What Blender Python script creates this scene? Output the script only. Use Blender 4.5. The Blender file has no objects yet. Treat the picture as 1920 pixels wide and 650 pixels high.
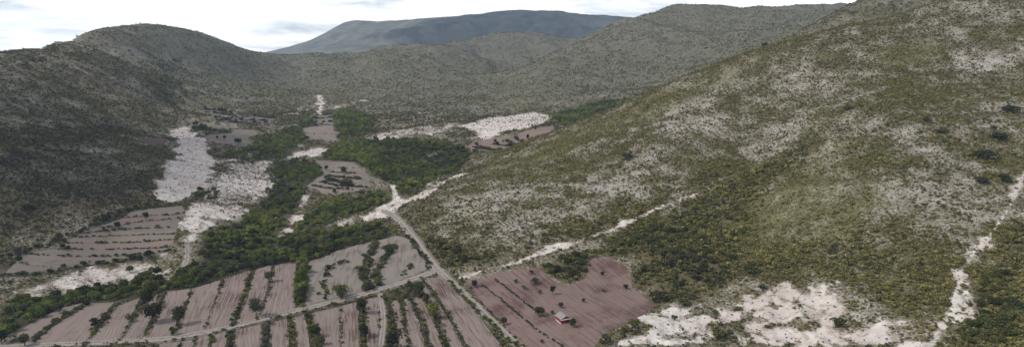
import bpy, math, random
import numpy as np
random.seed(7)
RNG = np.random.default_rng(11)
scene = bpy.context.scene
COL = scene.collection

# ---------------------------------------------------------------- camera
W0, H0, F = 1920.0, 650.0, 1250.0            # photograph size and focal length in its pixels
CAMZ, PITCH = 90.0, math.atan2(220.0, 1250.0)  # a drone 90 m above the valley fields
cam_data = bpy.data.cameras.new('camera')
cam = bpy.data.objects.new('camera', cam_data)
COL.objects.link(cam)
cam.location = (0, 0, CAMZ)
cam.rotation_euler = (math.pi / 2 - PITCH, 0, 0)
cam_data.sensor_fit = 'HORIZONTAL'
cam_data.sensor_width = 36.0
cam_data.lens = 36.0 * F / W0
cam_data.clip_start, cam_data.clip_end = 1.0, 30000.0
scene.camera = cam

# ---------------------------------------------------------------- sky, sun, exposure
SUN_EL, SUN_AZ = math.radians(46), math.radians(-108)   # azimuth from +Y, clockwise positive: sun on the left, a little behind the camera
world = bpy.data.worlds.new('World')
scene.world = world
world.use_nodes = True
nt = world.node_tree
nt.nodes.clear()
def N(tree, typ, **kw):
    n = tree.nodes.new(typ)
    for k, v in kw.items():
        setattr(n, k, v)
    return n
def L(tree, a, ao, b, bi):
    tree.links.new(a.outputs[ao], b.inputs[bi])
def mathn(tree, op, a, b=None, c=None, clamp=False):
    n = N(tree, 'ShaderNodeMath', operation=op, use_clamp=clamp)
    for i, s in enumerate((a, b, c)):
        if s is None:
            continue
        if isinstance(s, (int, float)):
            n.inputs[i].default_value = s
        else:
            tree.links.new(s, n.inputs[i])
    return n.outputs[0]
def mixc(tree, fac, a, b, blend='MIX'):
    n = N(tree, 'ShaderNodeMix', data_type='RGBA', blend_type=blend)
    for key, s in ((0, fac), (6, a), (7, b)):
        if isinstance(s, (int, float)):
            n.inputs[key].default_value = s
        elif isinstance(s, tuple):
            n.inputs[key].default_value = (*s[:3], 1)
        else:
            tree.links.new(s, n.inputs[key])
    return n.outputs[2]
def ramp(tree, fac, p0, p1, c0=(0, 0, 0), c1=(1, 1, 1)):
    n = N(tree, 'ShaderNodeValToRGB')
    e = n.color_ramp.elements
    e[0].position, e[1].position = p0, p1
    e[0].color, e[1].color = (*c0, 1), (*c1, 1)
    tree.links.new(fac, n.inputs[0])
    return n.outputs[0]
ALB = .78                                        # one scale for all soil, rock and leaf colours
def dim(tree, c, k=None):
    return mixc(tree, 1.0, c, (k or ALB,) * 3, 'MULTIPLY')
def noise(tree, vec, scale, detail=4, rough=.55, dist=0.0):
    n = N(tree, 'ShaderNodeTexNoise')
    n.inputs['Scale'].default_value = scale
    n.inputs['Detail'].default_value = detail
    n.inputs['Roughness'].default_value = rough
    n.inputs['Distortion'].default_value = dist
    if vec is not None:
        tree.links.new(vec, n.inputs['Vector'])
    return n.outputs[0]
sky = N(nt, 'ShaderNodeTexSky', sky_type='NISHITA')
sky.sun_disc = False
sky.sun_elevation = SUN_EL
sky.sun_rotation = SUN_AZ
sky.altitude = 2000
sky.air_density, sky.dust_density, sky.ozone_density = 1.0, 1.5, 1.0
tc = N(nt, 'ShaderNodeTexCoord')
sep = N(nt, 'ShaderNodeSeparateXYZ')
L(nt, tc, 'Generated', sep, 0)
zz = mathn(nt, 'ADD', mathn(nt, 'MAXIMUM', sep.outputs[2], 0.0), 0.16)     # cloud deck seen in perspective
comb = N(nt, 'ShaderNodeCombineXYZ')
nt.links.new(mathn(nt, 'DIVIDE', sep.outputs[0], zz), comb.inputs[0])
nt.links.new(mathn(nt, 'DIVIDE', sep.outputs[1], zz), comb.inputs[1])
n1 = noise(nt, comb.outputs[0], 0.85, 7, .58, .25)
low = mathn(nt, 'POWER', mathn(nt, 'SUBTRACT', 1.0, mathn(nt, 'MAXIMUM', sep.outputs[2], 0.0)), 5.0)   # broken cloud closes up towards the horizon
cov = ramp(nt, mathn(nt, 'MULTIPLY_ADD', low, .13, n1), .47, .60)                      # cloud cover: mostly cloud with pale gaps
n2 = noise(nt, comb.outputs[0], 1.9, 6, .6, .1)
bright = ramp(nt, n2, .30, .70, (1.26, 1.25, 1.24), (1.55, 1.52, 1.46))
skyc = N(nt, 'ShaderNodeMix', data_type='RGBA', blend_type='MULTIPLY')
skyc.inputs[0].default_value = 1.0
L(nt, sky, 0, skyc, 6)
skyc.inputs[7].default_value = (.095, .095, .095, 1)
haze_w = mixc(nt, .35, skyc.outputs[2], (.9, .95, 1.0))
allsky = mixc(nt, cov, haze_w, bright)
bg = N(nt, 'ShaderNodeBackground')
bg.inputs[1].default_value = 1.0
nt.links.new(allsky, bg.inputs[0])
wo = N(nt, 'ShaderNodeOutputWorld')
L(nt, bg, 0, wo, 0)

sun_d = bpy.data.lights.new('sun', 'SUN')
sun_d.energy = 3.3
sun_d.angle = math.radians(5)
sun_d.color = (1.0, .94, .84)
sun = bpy.data.objects.new('sun', sun_d)
COL.objects.link(sun)
sdir = (math.sin(SUN_AZ) * math.cos(SUN_EL), math.cos(SUN_AZ) * math.cos(SUN_EL), math.sin(SUN_EL))
from mathutils import Vector
sun.rotation_euler = Vector(sdir).to_track_quat('Z', 'Y').to_euler()
sun.location = (0, 0, 400)
scene.view_settings.view_transform = 'Standard'
scene.view_settings.look = 'None'
scene.view_settings.exposure = 0.12
scene.view_settings.gamma = 1.0
scene.render.engine = 'CYCLES'
scene.cycles.max_bounces = 5
scene.cycles.diffuse_bounces = 2
scene.cycles.glossy_bounces = 1
scene.cycles.transmission_bounces = 2
scene.cycles.volume_bounces = 0
scene.cycles.transparent_max_bounces = 4
scene.cycles.use_denoising = True

#TERRAIN-BEGIN
# ---------------------------------------------------------------- numeric noise
_perm = np.random.default_rng(3).random((256, 256))
def vnoise(x, y, seed=0):
    x = np.asarray(x, float) + seed * 17.31
    y = np.asarray(y, float) + seed * 9.77
    xi, yi = np.floor(x).astype(int), np.floor(y).astype(int)
    fx, fy = x - xi, y - yi
    fx, fy = fx * fx * (3 - 2 * fx), fy * fy * (3 - 2 * fy)
    g = lambda a, b: _perm[a & 255, b & 255]
    return (g(xi, yi) * (1 - fx) + g(xi + 1, yi) * fx) * (1 - fy) + (g(xi, yi + 1) * (1 - fx) + g(xi + 1, yi + 1) * fx) * fy
def fbm(x, y, wl, octs=4, seed=0, gain=.5):
    s, a, t = 0.0, 1.0, 0.0
    for i in range(octs):
        s = s + a * vnoise(x / wl * 2 ** i, y / wl * 2 ** i, seed + i * 3)
        t += a
        a *= gain
    return s / t
def sstep(a, b, x):
    t = np.clip((x - a) / (b - a), 0, 1)
    return t * t * (3 - 2 * t)

# ---------------------------------------------------------------- terrain control points
sp, cp = math.sin(PITCH), math.cos(PITCH)
def ray(u, v):
    xc, yc = (np.asarray(u, float) - 960) / F, (325 - np.asarray(v, float)) / F
    return xc, cp + yc * sp, -sp + yc * cp
PTS = []
def cz(u, v, z):                                  # point on the ray of a pixel, height known
    dx, dy, dz = ray(u, v)
    t = (z - CAMZ) / dz
    PTS.append((dx * t, dy * t, z))
def cy(u, v, Y, drop=None):                       # point on the ray of a pixel, depth known
    dx, dy, dz = ray(u, v)
    t = Y / dy
    PTS.append((dx * t, Y, CAMZ + dz * t))
    if drop:                                      # the far side of a crest falls away
        k = drop[0]
        PTS.append((dx * t * k, Y * k, CAMZ + dz * t - drop[1]))
for u, v, z in [(0, 650, -3), (300, 650, -1), (700, 650, 0), (960, 650, 1), (1150, 650, 3), (0, 560, -3), (300, 545, 0),
                (560, 490, 2), (820, 507, 3), (1000, 540, 3), (1100, 600, 4), (100, 535, -5), (300, 505, -3), (450, 478, -3),
                (560, 455, -1), (0, 510, 0), (350, 460, 3), (200, 440, 6), (330, 380, 9), (100, 470, 4), (340, 340, 11),
                (345, 260, 18), (400, 400, 7), (480, 440, -2), (520, 380, 1), (560, 320, 5), (520, 270, 11), (640, 345, 10),
                (640, 310, 14), (735, 385, 6), (690, 290, 14), (600, 250, 18), (640, 215, 22), (690, 185, 27), (760, 320, 12),
                (800, 270, 17), (870, 250, 21), (950, 230, 26), (880, 285, 16), (960, 262, 20), (1030, 240, 26), (605, 190, 28), (450, 215, 27), (480, 260, 19),
                (380, 215, 28), (420, 250, 22), (0, 465, 5), (140, 440, 8), (280, 385, 11), (320, 290, 18), (345, 205, 31),
                (450, 340, 8), (440, 400, 5), (800, 420, 5), (700, 480, 2), (640, 400, 3), (590, 390, 0)]:
    cz(u, v, z)
for u, v, Y in [(150, 350, 370), (150, 250, 480), (150, 150, 640), (0, 380, 315), (0, 300, 380), (0, 200, 480), (250, 300, 450), (250, 200, 640),
                (250, 120, 850), (330, 140, 905), (300, 110, 955), (200, 110, 830), (400, 150, 980), (450, 180, 900), (480, 150, 1120), (330, 80, 1040),
                (600, 150, 1180), (650, 180, 1010), (700, 150, 1180), (780, 130, 1230), (750, 190, 960), (820, 160, 1100), (850, 200, 880),
                (905, 155, 1130), (850, 120, 1290), (560, 170, 1080), (540, 130, 1280), (900, 108, 1600), (960, 122, 1450), (920, 132, 1330),
                (1000, 160, 1040), (1100, 120, 1150), (1000, 205, 860), (1100, 180, 900), (1100, 203, 820), (1200, 120, 1130), (1200, 160, 980),
                (1300, 90, 1150), (1300, 50, 1350), (1400, 60, 1200), (1400, 100, 1010), (1500, 40, 1300),
                (700, 70, 3300), (900, 60, 3200), (600, 88, 3500), (1100, 55, 3300), (770, 62, 3350),
                # the near slope on the right
                (1920, 640, 165), (1920, 550, 190), (1920, 450, 225), (1920, 300, 300), (1920, 150, 400), (1920, 0, 500),
                (1800, 640, 172), (1800, 500, 215), (1800, 350, 272), (1800, 200, 360), (1800, 80, 455),
                (1600, 640, 185), (1600, 520, 220), (1600, 400, 265), (1600, 300, 310), (1600, 200, 375), (1600, 110, 460),
                (1500, 350, 300), (1500, 250, 378), (1500, 160, 450),
                (1400, 640, 194), (1400, 560, 222), (1400, 480, 258), (1400, 400, 303), (1400, 300, 374), (1400, 200, 440),
                (1300, 365, 328), (1300, 470, 262), (1300, 250, 408), (1200, 540, 243), (1200, 400, 317), (1200, 300, 383), (1200, 235, 445),
                (1100, 480, 268), (1100, 380, 328), (1100, 300, 398), (1000, 480, 271), (1000, 400, 322), (1000, 330, 390), (900, 450, 288), (900, 390, 330), (900, 345, 388)]:
    cy(u, v, Y)
for u, v, Y, k, d in [(0, 105, 620, 1.14, 18), (50, 93, 680, 1.14, 20), (100, 82, 770, 1.14, 20), (150, 67, 880, 1.2, 30), (180, 58, 940, 1.2, 30), (210, 52, 985, 1.22, 30), (245, 48, 1020, 1.22, 33), (285, 47, 1050, 1.22, 35),
                      (340, 56, 1100, 1.22, 35), (400, 74, 1150, 1.2, 32), (450, 90, 1230, 1.2, 28), (500, 101, 1330, 1.2, 25),
                      (530, 103, 1400, 1.2, 22), (580, 103, 1430, 1.2, 22), (640, 100, 1450, 1.2, 22), (720, 92, 1420, 1.18, 22), (790, 82, 1380, 1.12, 16), (830, 88, 1380, 1.1, 10),
                      (870, 80, 1750, 1.2, 40), (920, 70, 1800, 1.2, 40), (970, 62, 1850, 1.2, 40), (1020, 68, 1850, 1.2, 40), (1060, 76, 1850, 1.2, 40),
                      (940, 138, 1180, 1.12, 8), (1000, 112, 1230, 1.12, 10), (1060, 85, 1280, 1.12, 12), (1120, 60, 1340, 1.15, 20), (1180, 35, 1400, 1.2, 30), (1220, 20, 1450, 1.2, 35),
                      (1260, 14, 1500, 1.2, 35), (1320, 14, 1540, 1.2, 35), (1380, 16, 1550, 1.2, 35), (1440, 13, 1520, 1.2, 35), (1530, 12, 1500, 1.15, 20),
                      (1570, 8, 2050, 1.12, 60), (1610, 12, 2050, 1.12, 60),
                      (1535, 48, 800, 1.1, 6), (1565, 24, 830, 1.12, 8), (1600, 8, 850, 1.15, 12), (1625, -2, 860, 1.2, 20), (1700, -22, 860, 1.2, 20), (1800, -45, 830, 1.2, 20),
                      (498, 100, 4200, 1.2, 60), (560, 78, 4200, 1.2, 80), (620, 55, 4200, 1.2, 80), (670, 37, 4200, 1.2, 90), (700, 35, 4200, 1.2, 90), (740, 40, 4200, 1.2, 90), (800, 37, 4150, 1.2, 90),
                      (900, 30, 4100, 1.2, 90), (970, 21, 4100, 1.2, 90), (1060, 25, 4100, 1.2, 90), (1180, 34, 4100, 1.2, 90), (1300, 40, 4100, 1.2, 90),
                      (870, 320, 478, 1.08, 0), (905, 300, 488, 1.07, 1), (960, 280, 496, 1.08, 3), (1014, 257, 502, 1.08, 5), (1070, 232, 506, 1.1, 9), (1150, 203, 510, 1.1, 12),
                      (1220, 170, 514, 1.13, 18), (1300, 136, 520, 1.13, 22), (1370, 107, 524, 1.13, 24), (1440, 84, 524, 1.13, 24), (1540, 58, 522, 1.14, 24), (1600, 45, 520, 1.14, 24),
                      (1680, 31, 518, 1.16, 22), (1740, 13, 515, 1.18, 20), (1800, 0, 512, 1.2, 15), (1920, -26, 520, 1.2, 8)]:
    cy(u, v, Y, (k, d))
PTS += [(0, 100, -2), (-100, 50, -3), (-220, 120, -2), (100, 110, 8), (170, 110, 24), (0, 20, -2), (260, 180, 50), (-330, 210, 6), (-420, 320, 55), (-560, 560, 80), (-600, 700, 62), (-750, 850, 60), (-420, 760, 68), (700, 2900, 60), (1000, 2900, 60), (1300, 2900, 60), (1700, 2700, 90), (1000, 2400, 90), (1600, 2200, 110), (1300, 3500, 60), (1200, 2500, 130), (1450, 2450, 130), (1350, 2750, 90), (1100, 2750, 80), (1150, 2050, 165), (880, 2000, 150), (2000, 3800, 60),
        (-1000, 1200, 90), (-1300, 1700, 60), (520, 430, 150), (740, 560, 185), (900, 900, 190), (1250, 1200, 200), (1500, 1800, 160),
        (150, 640, 40), (180, 740, 34), (280, 700, 52), (400, 730, 92), (60, 600, 22), (90, 680, 26),
        (-600, 2500, 50), (0, 2500, 70), (500, 2500, 80), (1200, 2500, 110), (2000, 3000, 120), (-1400, 2600, 40), (-2200, 3000, 20), (-2000, 4200, 20),
        (-2600, 6500, 0), (0, 6500, 0), (2600, 6500, 20), (-4000, 8500, 0), (4000, 8500, 0), (0, 8500, 0), (3500, 4500, 120), (-4500, 4500, 0), (5000, 5000, 60), (2200, 1500, 150), (-2000, 1500, 40)]
PTS = np.array(PTS)
XYc = PTS[:, :2] / 1000.0
def tpsk(d2):
    return .5 * d2 * np.log(d2 + 1e-12)
_d2 = ((XYc[:, None] - XYc[None]) ** 2).sum(-1)
_n = len(PTS)
_A = np.zeros((_n + 3, _n + 3))
_A[:_n, :_n] = tpsk(_d2) + np.eye(_n) * 2e-6
_A[:_n, _n] = 1
_A[:_n, _n + 1:] = XYc
_A[_n, :_n] = 1
_A[_n + 1:, :_n] = XYc.T
_w = np.linalg.solve(_A, np.concatenate([PTS[:, 2], np.zeros(3)]))
def tps(x, y):
    q = np.stack([np.ravel(x), np.ravel(y)], 1) / 1000.0
    out = np.empty(len(q))
    for i in range(0, len(q), 20000):
        b = q[i:i + 20000]
        d2 = (b * b).sum(1)[:, None] + (XYc * XYc).sum(1)[None] - 2 * b @ XYc.T
        out[i:i + 20000] = tpsk(np.maximum(d2, 0)) @ _w[:_n] + _w[_n] + b @ _w[_n + 1:]
    return out.reshape(np.shape(x))
# polar grid about the point below the camera: fine near, coarse far, one sheet
NA, NR = 700, 820
AZ = np.radians(np.linspace(-64, 64, NA))
R0, R1 = 30.0, 5600.0
RR = R0 * (R1 / R0) ** (np.arange(NR) / (NR - 1))
step = 4
ia, ir = np.arange(0, NA + step, step).clip(max=NA - 1), np.arange(0, NR + step, step).clip(max=NR - 1)
ia, ir = np.unique(ia), np.unique(ir)
cx, cyy = np.sin(AZ[ia])[:, None] * RR[ir][None], np.cos(AZ[ia])[:, None] * RR[ir][None]
Zc = tps(cx, cyy)
def up(arr, src, n, ax):                           # cubic-ish upsampling along an axis
    i = np.searchsorted(src, np.arange(n), side='right') - 1
    i = i.clip(0, len(src) - 2)
    t = (np.arange(n) - src[i]) / (src[i + 1] - src[i])
    a0, a1 = np.take(arr, (i - 1).clip(0), ax), np.take(arr, i, ax)
    a2, a3 = np.take(arr, i + 1, ax), np.take(arr, (i + 2).clip(max=len(src) - 1), ax)
    t = t[:, None] if ax == 0 else t[None]
    return a1 + .5 * t * (a2 - a0 + t * (2 * a0 - 5 * a1 + 4 * a2 - a3 + t * (3 * (a1 - a2) + a3 - a0)))
ZG = up(up(Zc, ia, NA, 0), ir, NR, 1)
XG, YG = np.sin(AZ)[:, None] * RR[None], np.cos(AZ)[:, None] * RR[None]
base_z = 0.03 * (YG.clip(0, 1200) - 200)
hillm = sstep(6, 30, ZG - base_z)
farm = sstep(700, 1500, YG)
vfar = sstep(1900, 3200, YG)
ZG = ZG + hillm * (1 - farm) * ((fbm(XG, YG, 70, 4, 1) - .5) * 4.0 + (fbm(XG, YG, 14, 3, 5) - .5) * 1.1)
ridg = 1 - 2 * np.abs(fbm(XG + .35 * YG, YG * .8, 250, 4, 9) - .5)
lefth = sstep(-.22, -.36, XG / (YG + 1))
ZG = ZG + hillm * farm * (1 - vfar) * (1 - .9 * lefth) * ((ridg - .86) * 50 + (fbm(XG, YG, 40, 3, 4) - .5) * 7)
ridf = 1 - 2 * np.abs(fbm(XG, YG * .7, 520, 5, 21) - .5)
ZG = ZG + vfar * sstep(80, 200, ZG) * ((ridf - .86) * (60 + 170 * sstep(4100, 3300, YG)))
LOG = math.log(R1 / R0)
def sample(arr, x, y):
    x, y = np.asarray(x, float), np.asarray(y, float)
    a = (np.arctan2(x, y) - AZ[0]) / (AZ[1] - AZ[0])
    r = np.log(np.hypot(x, y).clip(R0) / R0) / LOG * (NR - 1)
    i, j = np.floor(a).astype(int).clip(0, NA - 2), np.floor(r).astype(int).clip(0, NR - 2)
    fa, fr = (a - i).clip(0, 1), (r - j).clip(0, 1)
    return (arr[i, j] * (1 - fa) + arr[i + 1, j] * fa) * (1 - fr) + (arr[i, j + 1] * (1 - fa) + arr[i + 1, j + 1] * fa) * fr
def ground(x, y):
    return sample(ZG, x, y)
def hit(u, v, rmin=60.0):
    """where the ray of a photo pixel meets the ground"""
    u, v = np.atleast_1d(np.asarray(u, float)), np.atleast_1d(np.asarray(v, float))
    dx, dy, dz = ray(u, v)
    h = np.hypot(dx, dy)
    sx, sy = dx / h, dy / h
    j0 = int(np.searchsorted(RR, rmin))
    out = []
    for k in range(len(u)):
        zt = ground(sx[k] * RR[j0:], sy[k] * RR[j0:])
        dlt = CAMZ + RR[j0:] * dz[k] / h[k] - zt
        neg = np.nonzero(dlt < 0)[0]
        if len(neg) == 0:
            r = RR[-1]
        elif neg[0] == 0:
            r = RR[j0]
        else:
            i = neg[0]
            r = RR[j0 + i - 1] + (RR[j0 + i] - RR[j0 + i - 1]) * dlt[i - 1] / (dlt[i - 1] - dlt[i])
        out.append((sx[k] * r, sy[k] * r))
    return np.array(out)
def densify(p, closed, stp=12.0):
    p = [np.array(q, float) for q in p]
    if closed:
        p = p + [p[0]]
    o = []
    for a, b in zip(p[:-1], p[1:]):
        n = max(1, int(np.hypot(*(b - a)) / stp))
        o += [a + (b - a) * i / n for i in range(n)]
    if not closed:
        o.append(p[-1])
    return np.array(o)
def wpoly(p, closed=True, stp=12.0, rmin=60.0):
    q = densify(p, closed, stp)
    return hit(q[:, 0], q[:, 1], rmin)
#TERRAIN-END

# ---------------------------------------------------------------- land cover, laid out on the ground in metres
def sdist(poly, x, y):
    """signed distance to a ground polygon, positive inside"""
    n = len(poly)
    inside = np.zeros(x.shape, bool)
    d2 = np.full(x.shape, 1e12)
    for i in range(n):
        (x0, y0), (x1, y1) = poly[i], poly[(i + 1) % n]
        ex, ey = x1 - x0, y1 - y0
        t = (((x - x0) * ex + (y - y0) * ey) / (ex * ex + ey * ey + 1e-9)).clip(0, 1)
        d2 = np.minimum(d2, (x - x0 - t * ex) ** 2 + (y - y0 - t * ey) ** 2)
        c = ((y0 > y) != (y1 > y)) & (x < ex * (y - y0) / (y1 - y0 + 1e-12) + x0)
        inside ^= c
    return np.where(inside, 1, -1) * np.sqrt(d2)
WX = (fbm(XG, YG, 9, 3, 31) - .5) + .7 * (fbm(XG, YG, 28, 2, 37) - .5)      # wobble of all cover edges
def paint(p, soft=3.0, wob=10.0, rmin=60.0, world=False):
    poly = p if world else wpoly(p, True, 15, rmin)
    lo, hi = poly.min(0) - 12, poly.max(0) + 12
    m = np.zeros_like(ZG)
    sel = (XG > lo[0]) & (XG < hi[0]) & (YG > lo[1]) & (YG < hi[1])
    if sel.any():
        m[sel] = sstep(-soft * 1.7, soft * 1.7, sdist(poly, XG[sel], YG[sel]) + wob * WX[sel]) if wob > 0 else sstep(-soft, soft, sdist(poly, XG[sel], YG[sel]))
    return m
def paint_line(p, width, soft=1.5, wob=4.0, rmin=60.0):
    q = wpoly(p, False, 12, rmin)
    m = np.zeros_like(ZG)
    lo, hi = q.min(0) - width - 8, q.max(0) + width + 8
    sel = (XG > lo[0]) & (XG < hi[0]) & (YG > lo[1]) & (YG < hi[1])
    x, y = XG[sel], YG[sel]
    d2 = np.full(x.shape, 1e12)
    for (x0, y0), (x1, y1) in zip(q[:-1], q[1:]):
        ex, ey = x1 - x0, y1 - y0
        t = (((x - x0) * ex + (y - y0) * ey) / (ex * ex + ey * ey + 1e-9)).clip(0, 1)
        d2 = np.minimum(d2, (x - x0 - t * ex) ** 2 + (y - y0 - t * ey) ** 2)
    m[sel] = sstep(-soft, soft, width / 2 - np.sqrt(d2) + wob * WX[sel])
    return m
def union(*ms):
    o = np.zeros_like(ZG)
    for m in ms:
        o = np.maximum(o, m)
    return o
BARE = union(
    paint([(318, 242), (355, 237), (385, 265), (402, 300), (405, 335), (378, 350), (358, 378), (320, 380), (278, 374), (292, 340), (303, 310), (333, 290), (328, 265)], 3, 10),
    .88 * paint([(350, 378), (400, 360), (440, 400), (385, 440), (372, 466), (335, 452), (345, 415)], 3, 12),
    .88 * paint([(400, 330), (420, 308), (500, 303), (520, 335), (490, 385), (440, 405), (385, 380), (360, 350)], 3, 12),
    .66 * paint([(0, 547), (100, 517), (230, 492), (300, 480), (340, 468), (347, 490), (310, 520), (200, 535), (100, 557), (30, 570), (0, 575)], 2.5, 9),
    .6 * paint([(230, 492), (250, 482), (330, 462), (345, 480), (300, 500)], 2, 6),
    .8 * paint_line([(858, 522), (905, 508), (970, 489), (1010, 478)], 4.5, 2.5, 7),
    .8 * paint_line([(1000, 478), (1050, 465), (1110, 445), (1160, 425)], 6, 3, 11),
    .75 * paint_line([(1150, 428), (1230, 392), (1300, 366)], 3.0, 2.5, 9),
    paint([(1135, 648), (1180, 612), (1225, 578), (1262, 572), (1330, 566), (1400, 542), (1480, 527), (1570, 520), (1583, 560), (1640, 592), (1700, 588), (1735, 575), (1735, 649)], 2.5, 12),
    .7 * paint_line([(1920, 322), (1893, 385), (1884, 402), (1845, 455), (1800, 505), (1795, 545), (1785, 585), (1755, 625), (1725, 650)], 6.5, 2.5, 12),
    .85 * paint([(1720, 649), (1750, 600), (1795, 570), (1790, 600), (1760, 649)], 1.5, 5),
    .7 * paint([(1905, 380), (1920, 372), (1920, 390), (1908, 392)], 1.5, 3), .7 * paint([(1905, 430), (1920, 420), (1920, 465), (1902, 455)], 1.5, 3),
    paint([(862, 236), (900, 224), (960, 216), (1000, 211), (1040, 216), (1020, 234), (960, 244), (915, 260), (888, 260)], 4, 12, 520),
    .6 * paint([(668, 262), (720, 245), (790, 234), (870, 230), (850, 250), (760, 257), (690, 266)], 5, 22, 520),
    .9 * paint([(668, 264), (700, 254), (735, 256), (700, 264)], 4, 8, 520),
    .85 * paint([(525, 297), (560, 281), (600, 275), (615, 282), (590, 300), (560, 302)], 3, 10, 300),
    .9 * paint([(768, 302), (790, 288), (822, 286), (805, 300), (775, 314)], 3, 10, 300),
    .8 * paint_line([(578, 365), (568, 390), (545, 420), (520, 455)], 6, 3, 12), .7 * paint_line([(560, 405), (530, 440), (505, 470)], 4, 2, 10),
    .8 * paint_line([(610, 206), (650, 196), (700, 184)], 9, 4, 10, 600), .9 * paint_line([(590, 222), (600, 205), (602, 188), (597, 178)], 9, 4, 12, 600),
    .6 * paint([(400, 300), (425, 295), (470, 280), (480, 300), (450, 320), (410, 315)], 3, 20, 300),
    .75 * paint_line([(545, 215), (575, 205), (600, 195)], 10, 5, 30, 600),
    .85 * paint([(680, 402), (715, 388), (745, 372), (775, 372), (745, 390), (735, 408), (700, 412), (680, 420)], 2, 7),
    .8 * paint_line([(735, 345), (742, 370), (735, 385)], 4.5, 1.5, 4), .85 * paint_line([(735, 388), (790, 365), (822, 345), (865, 326)], 6.5, 2, 7),
    .8 * paint_line([(780, 355), (810, 348), (820, 335)], 5, 2, 7),
    .55 * paint([(600, 420), (650, 400), (680, 395), (700, 410), (640, 430)], 2, 12),
)
_rill = 1 - 2 * np.abs(fbm(XG, YG, 9, 4, 61, .6) - .5)
ROADM = union(paint_line([(0, 650), (180, 641), (330, 632), (420, 614), (560, 580), (660, 557), (740, 533), (820, 507)], 5, 1.2, 1.0),
              paint_line([(820, 507), (790, 470), (762, 428), (737, 403), (720, 396)], 4.6, 1.2, 1.5),
              .8 * paint_line([(820, 507), (860, 540), (900, 580), (970, 648)], 4.2, 1.2, 1.5), .8 * paint_line([(712, 552), (719, 585), (718, 610), (713, 650)], 2.6, 1, .6),
              .8 * paint_line([(350, 458), (352, 488), (325, 518), (298, 540)], 3.6, 1.2, 1.5), .6 * paint_line([(738, 455), (718, 490), (714, 520), (712, 550)], 1.4, .8, .6))
THICK = union(
    paint([(0, 572), (60, 565), (180, 545), (290, 537), (340, 507), (395, 475), (378, 455), (405, 430), (450, 418), (480, 402), (508, 372), (500, 345), (512, 318), (545, 300), (597, 306), (603, 328), (572, 356), (568, 368),
           (540, 402), (510, 450), (545, 442), (575, 405), (610, 378), (650, 372), (715, 362), (728, 378), (680, 395), (620, 418), (600, 432), (660, 428), (735, 432), (742, 440), (690, 458), (600, 484), (556, 496), (490, 503), (440, 512), (380, 532), (330, 546),
           (290, 556), (250, 565), (150, 572), (100, 590), (30, 622), (0, 632)], 1.5, 4),
    paint([(600, 293), (640, 270), (700, 262), (800, 264), (850, 270), (892, 288), (872, 312), (830, 328), (800, 348), (752, 368), (732, 342), (697, 330), (680, 303), (612, 303)], 2.5, 9, 300),
    paint([(618, 212), (660, 205), (690, 225), (692, 245), (660, 262), (638, 260), (628, 235)], 4, 12, 500),
    .9 * paint([(372, 292), (440, 285), (500, 262), (540, 245), (560, 238), (600, 215), (590, 235), (565, 265), (520, 295), (455, 306), (440, 300)], 3, 10, 400),
    .8 * paint([(480, 262), (520, 250), (560, 262), (540, 290), (505, 310), (480, 290)], 3, 12, 300),
    paint([(1040, 216), (1100, 200), (1180, 188), (1185, 192), (1130, 207), (1060, 236), (1044, 232)], 4, 10, 560),
    .9 * paint([(355, 362), (385, 350), (415, 358), (410, 375), (372, 380)], 1.5, 4),
    .9 * paint([(240, 520), (250, 495), (262, 480), (290, 488), (296, 505), (285, 530), (250, 535)], 1.5, 4),
    .85 * paint([(575, 492), (560, 500), (555, 575), (572, 572), (578, 530)], .6, 1.5),
    .8 * paint([(765, 440), (790, 450), (815, 495), (805, 503), (790, 490), (775, 455)], .8, 2),
)
DSCRUB = union(
    paint([(1120, 467), (1180, 430), (1280, 390), (1400, 330), (1480, 280), (1545, 235), (1540, 265), (1460, 330), (1410, 400), (1385, 470), (1405, 525), (1300, 555), (1215, 555), (1190, 510), (1180, 485), (1130, 480)], 4, 22),
    paint([(1010, 505), (1060, 480), (1110, 468), (1130, 472), (1103, 490), (1095, 520), (1062, 534), (1030, 522)], 1.2, 5),
    .8 * paint([(1920, 395), (1885, 450), (1840, 520), (1812, 590), (1800, 649), (1920, 649)], 2, 10),
    .8 * paint([(760, 430), (800, 445), (880, 470), (960, 473), (900, 492), (845, 503), (818, 498), (790, 470)], 2, 8),
    .55 * paint([(1180, 430), (1060, 460), (950, 460), (1000, 430), (1150, 390), (1300, 340), (1400, 290), (1300, 370)], 5, 25),
    .5 * paint([(1400, 520), (1600, 520), (1700, 580), (1780, 560), (1800, 500), (1600, 440), (1450, 440)], 6, 25),
    .7 * paint([(0, 250), (120, 235), (220, 240), (200, 270), (60, 290), (0, 300)], 10, 40), .8 * paint([(300, 130), (340, 110), (330, 170), (310, 190), (290, 160)], 10, 40, 500),
)
DARKL = paint([(0, 300), (120, 290), (230, 300), (280, 340), (270, 385), (210, 400), (140, 442), (60, 468), (0, 475)], 10, 30)     # dark low brush on the left slope, cloud shade partly put into its colour
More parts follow.
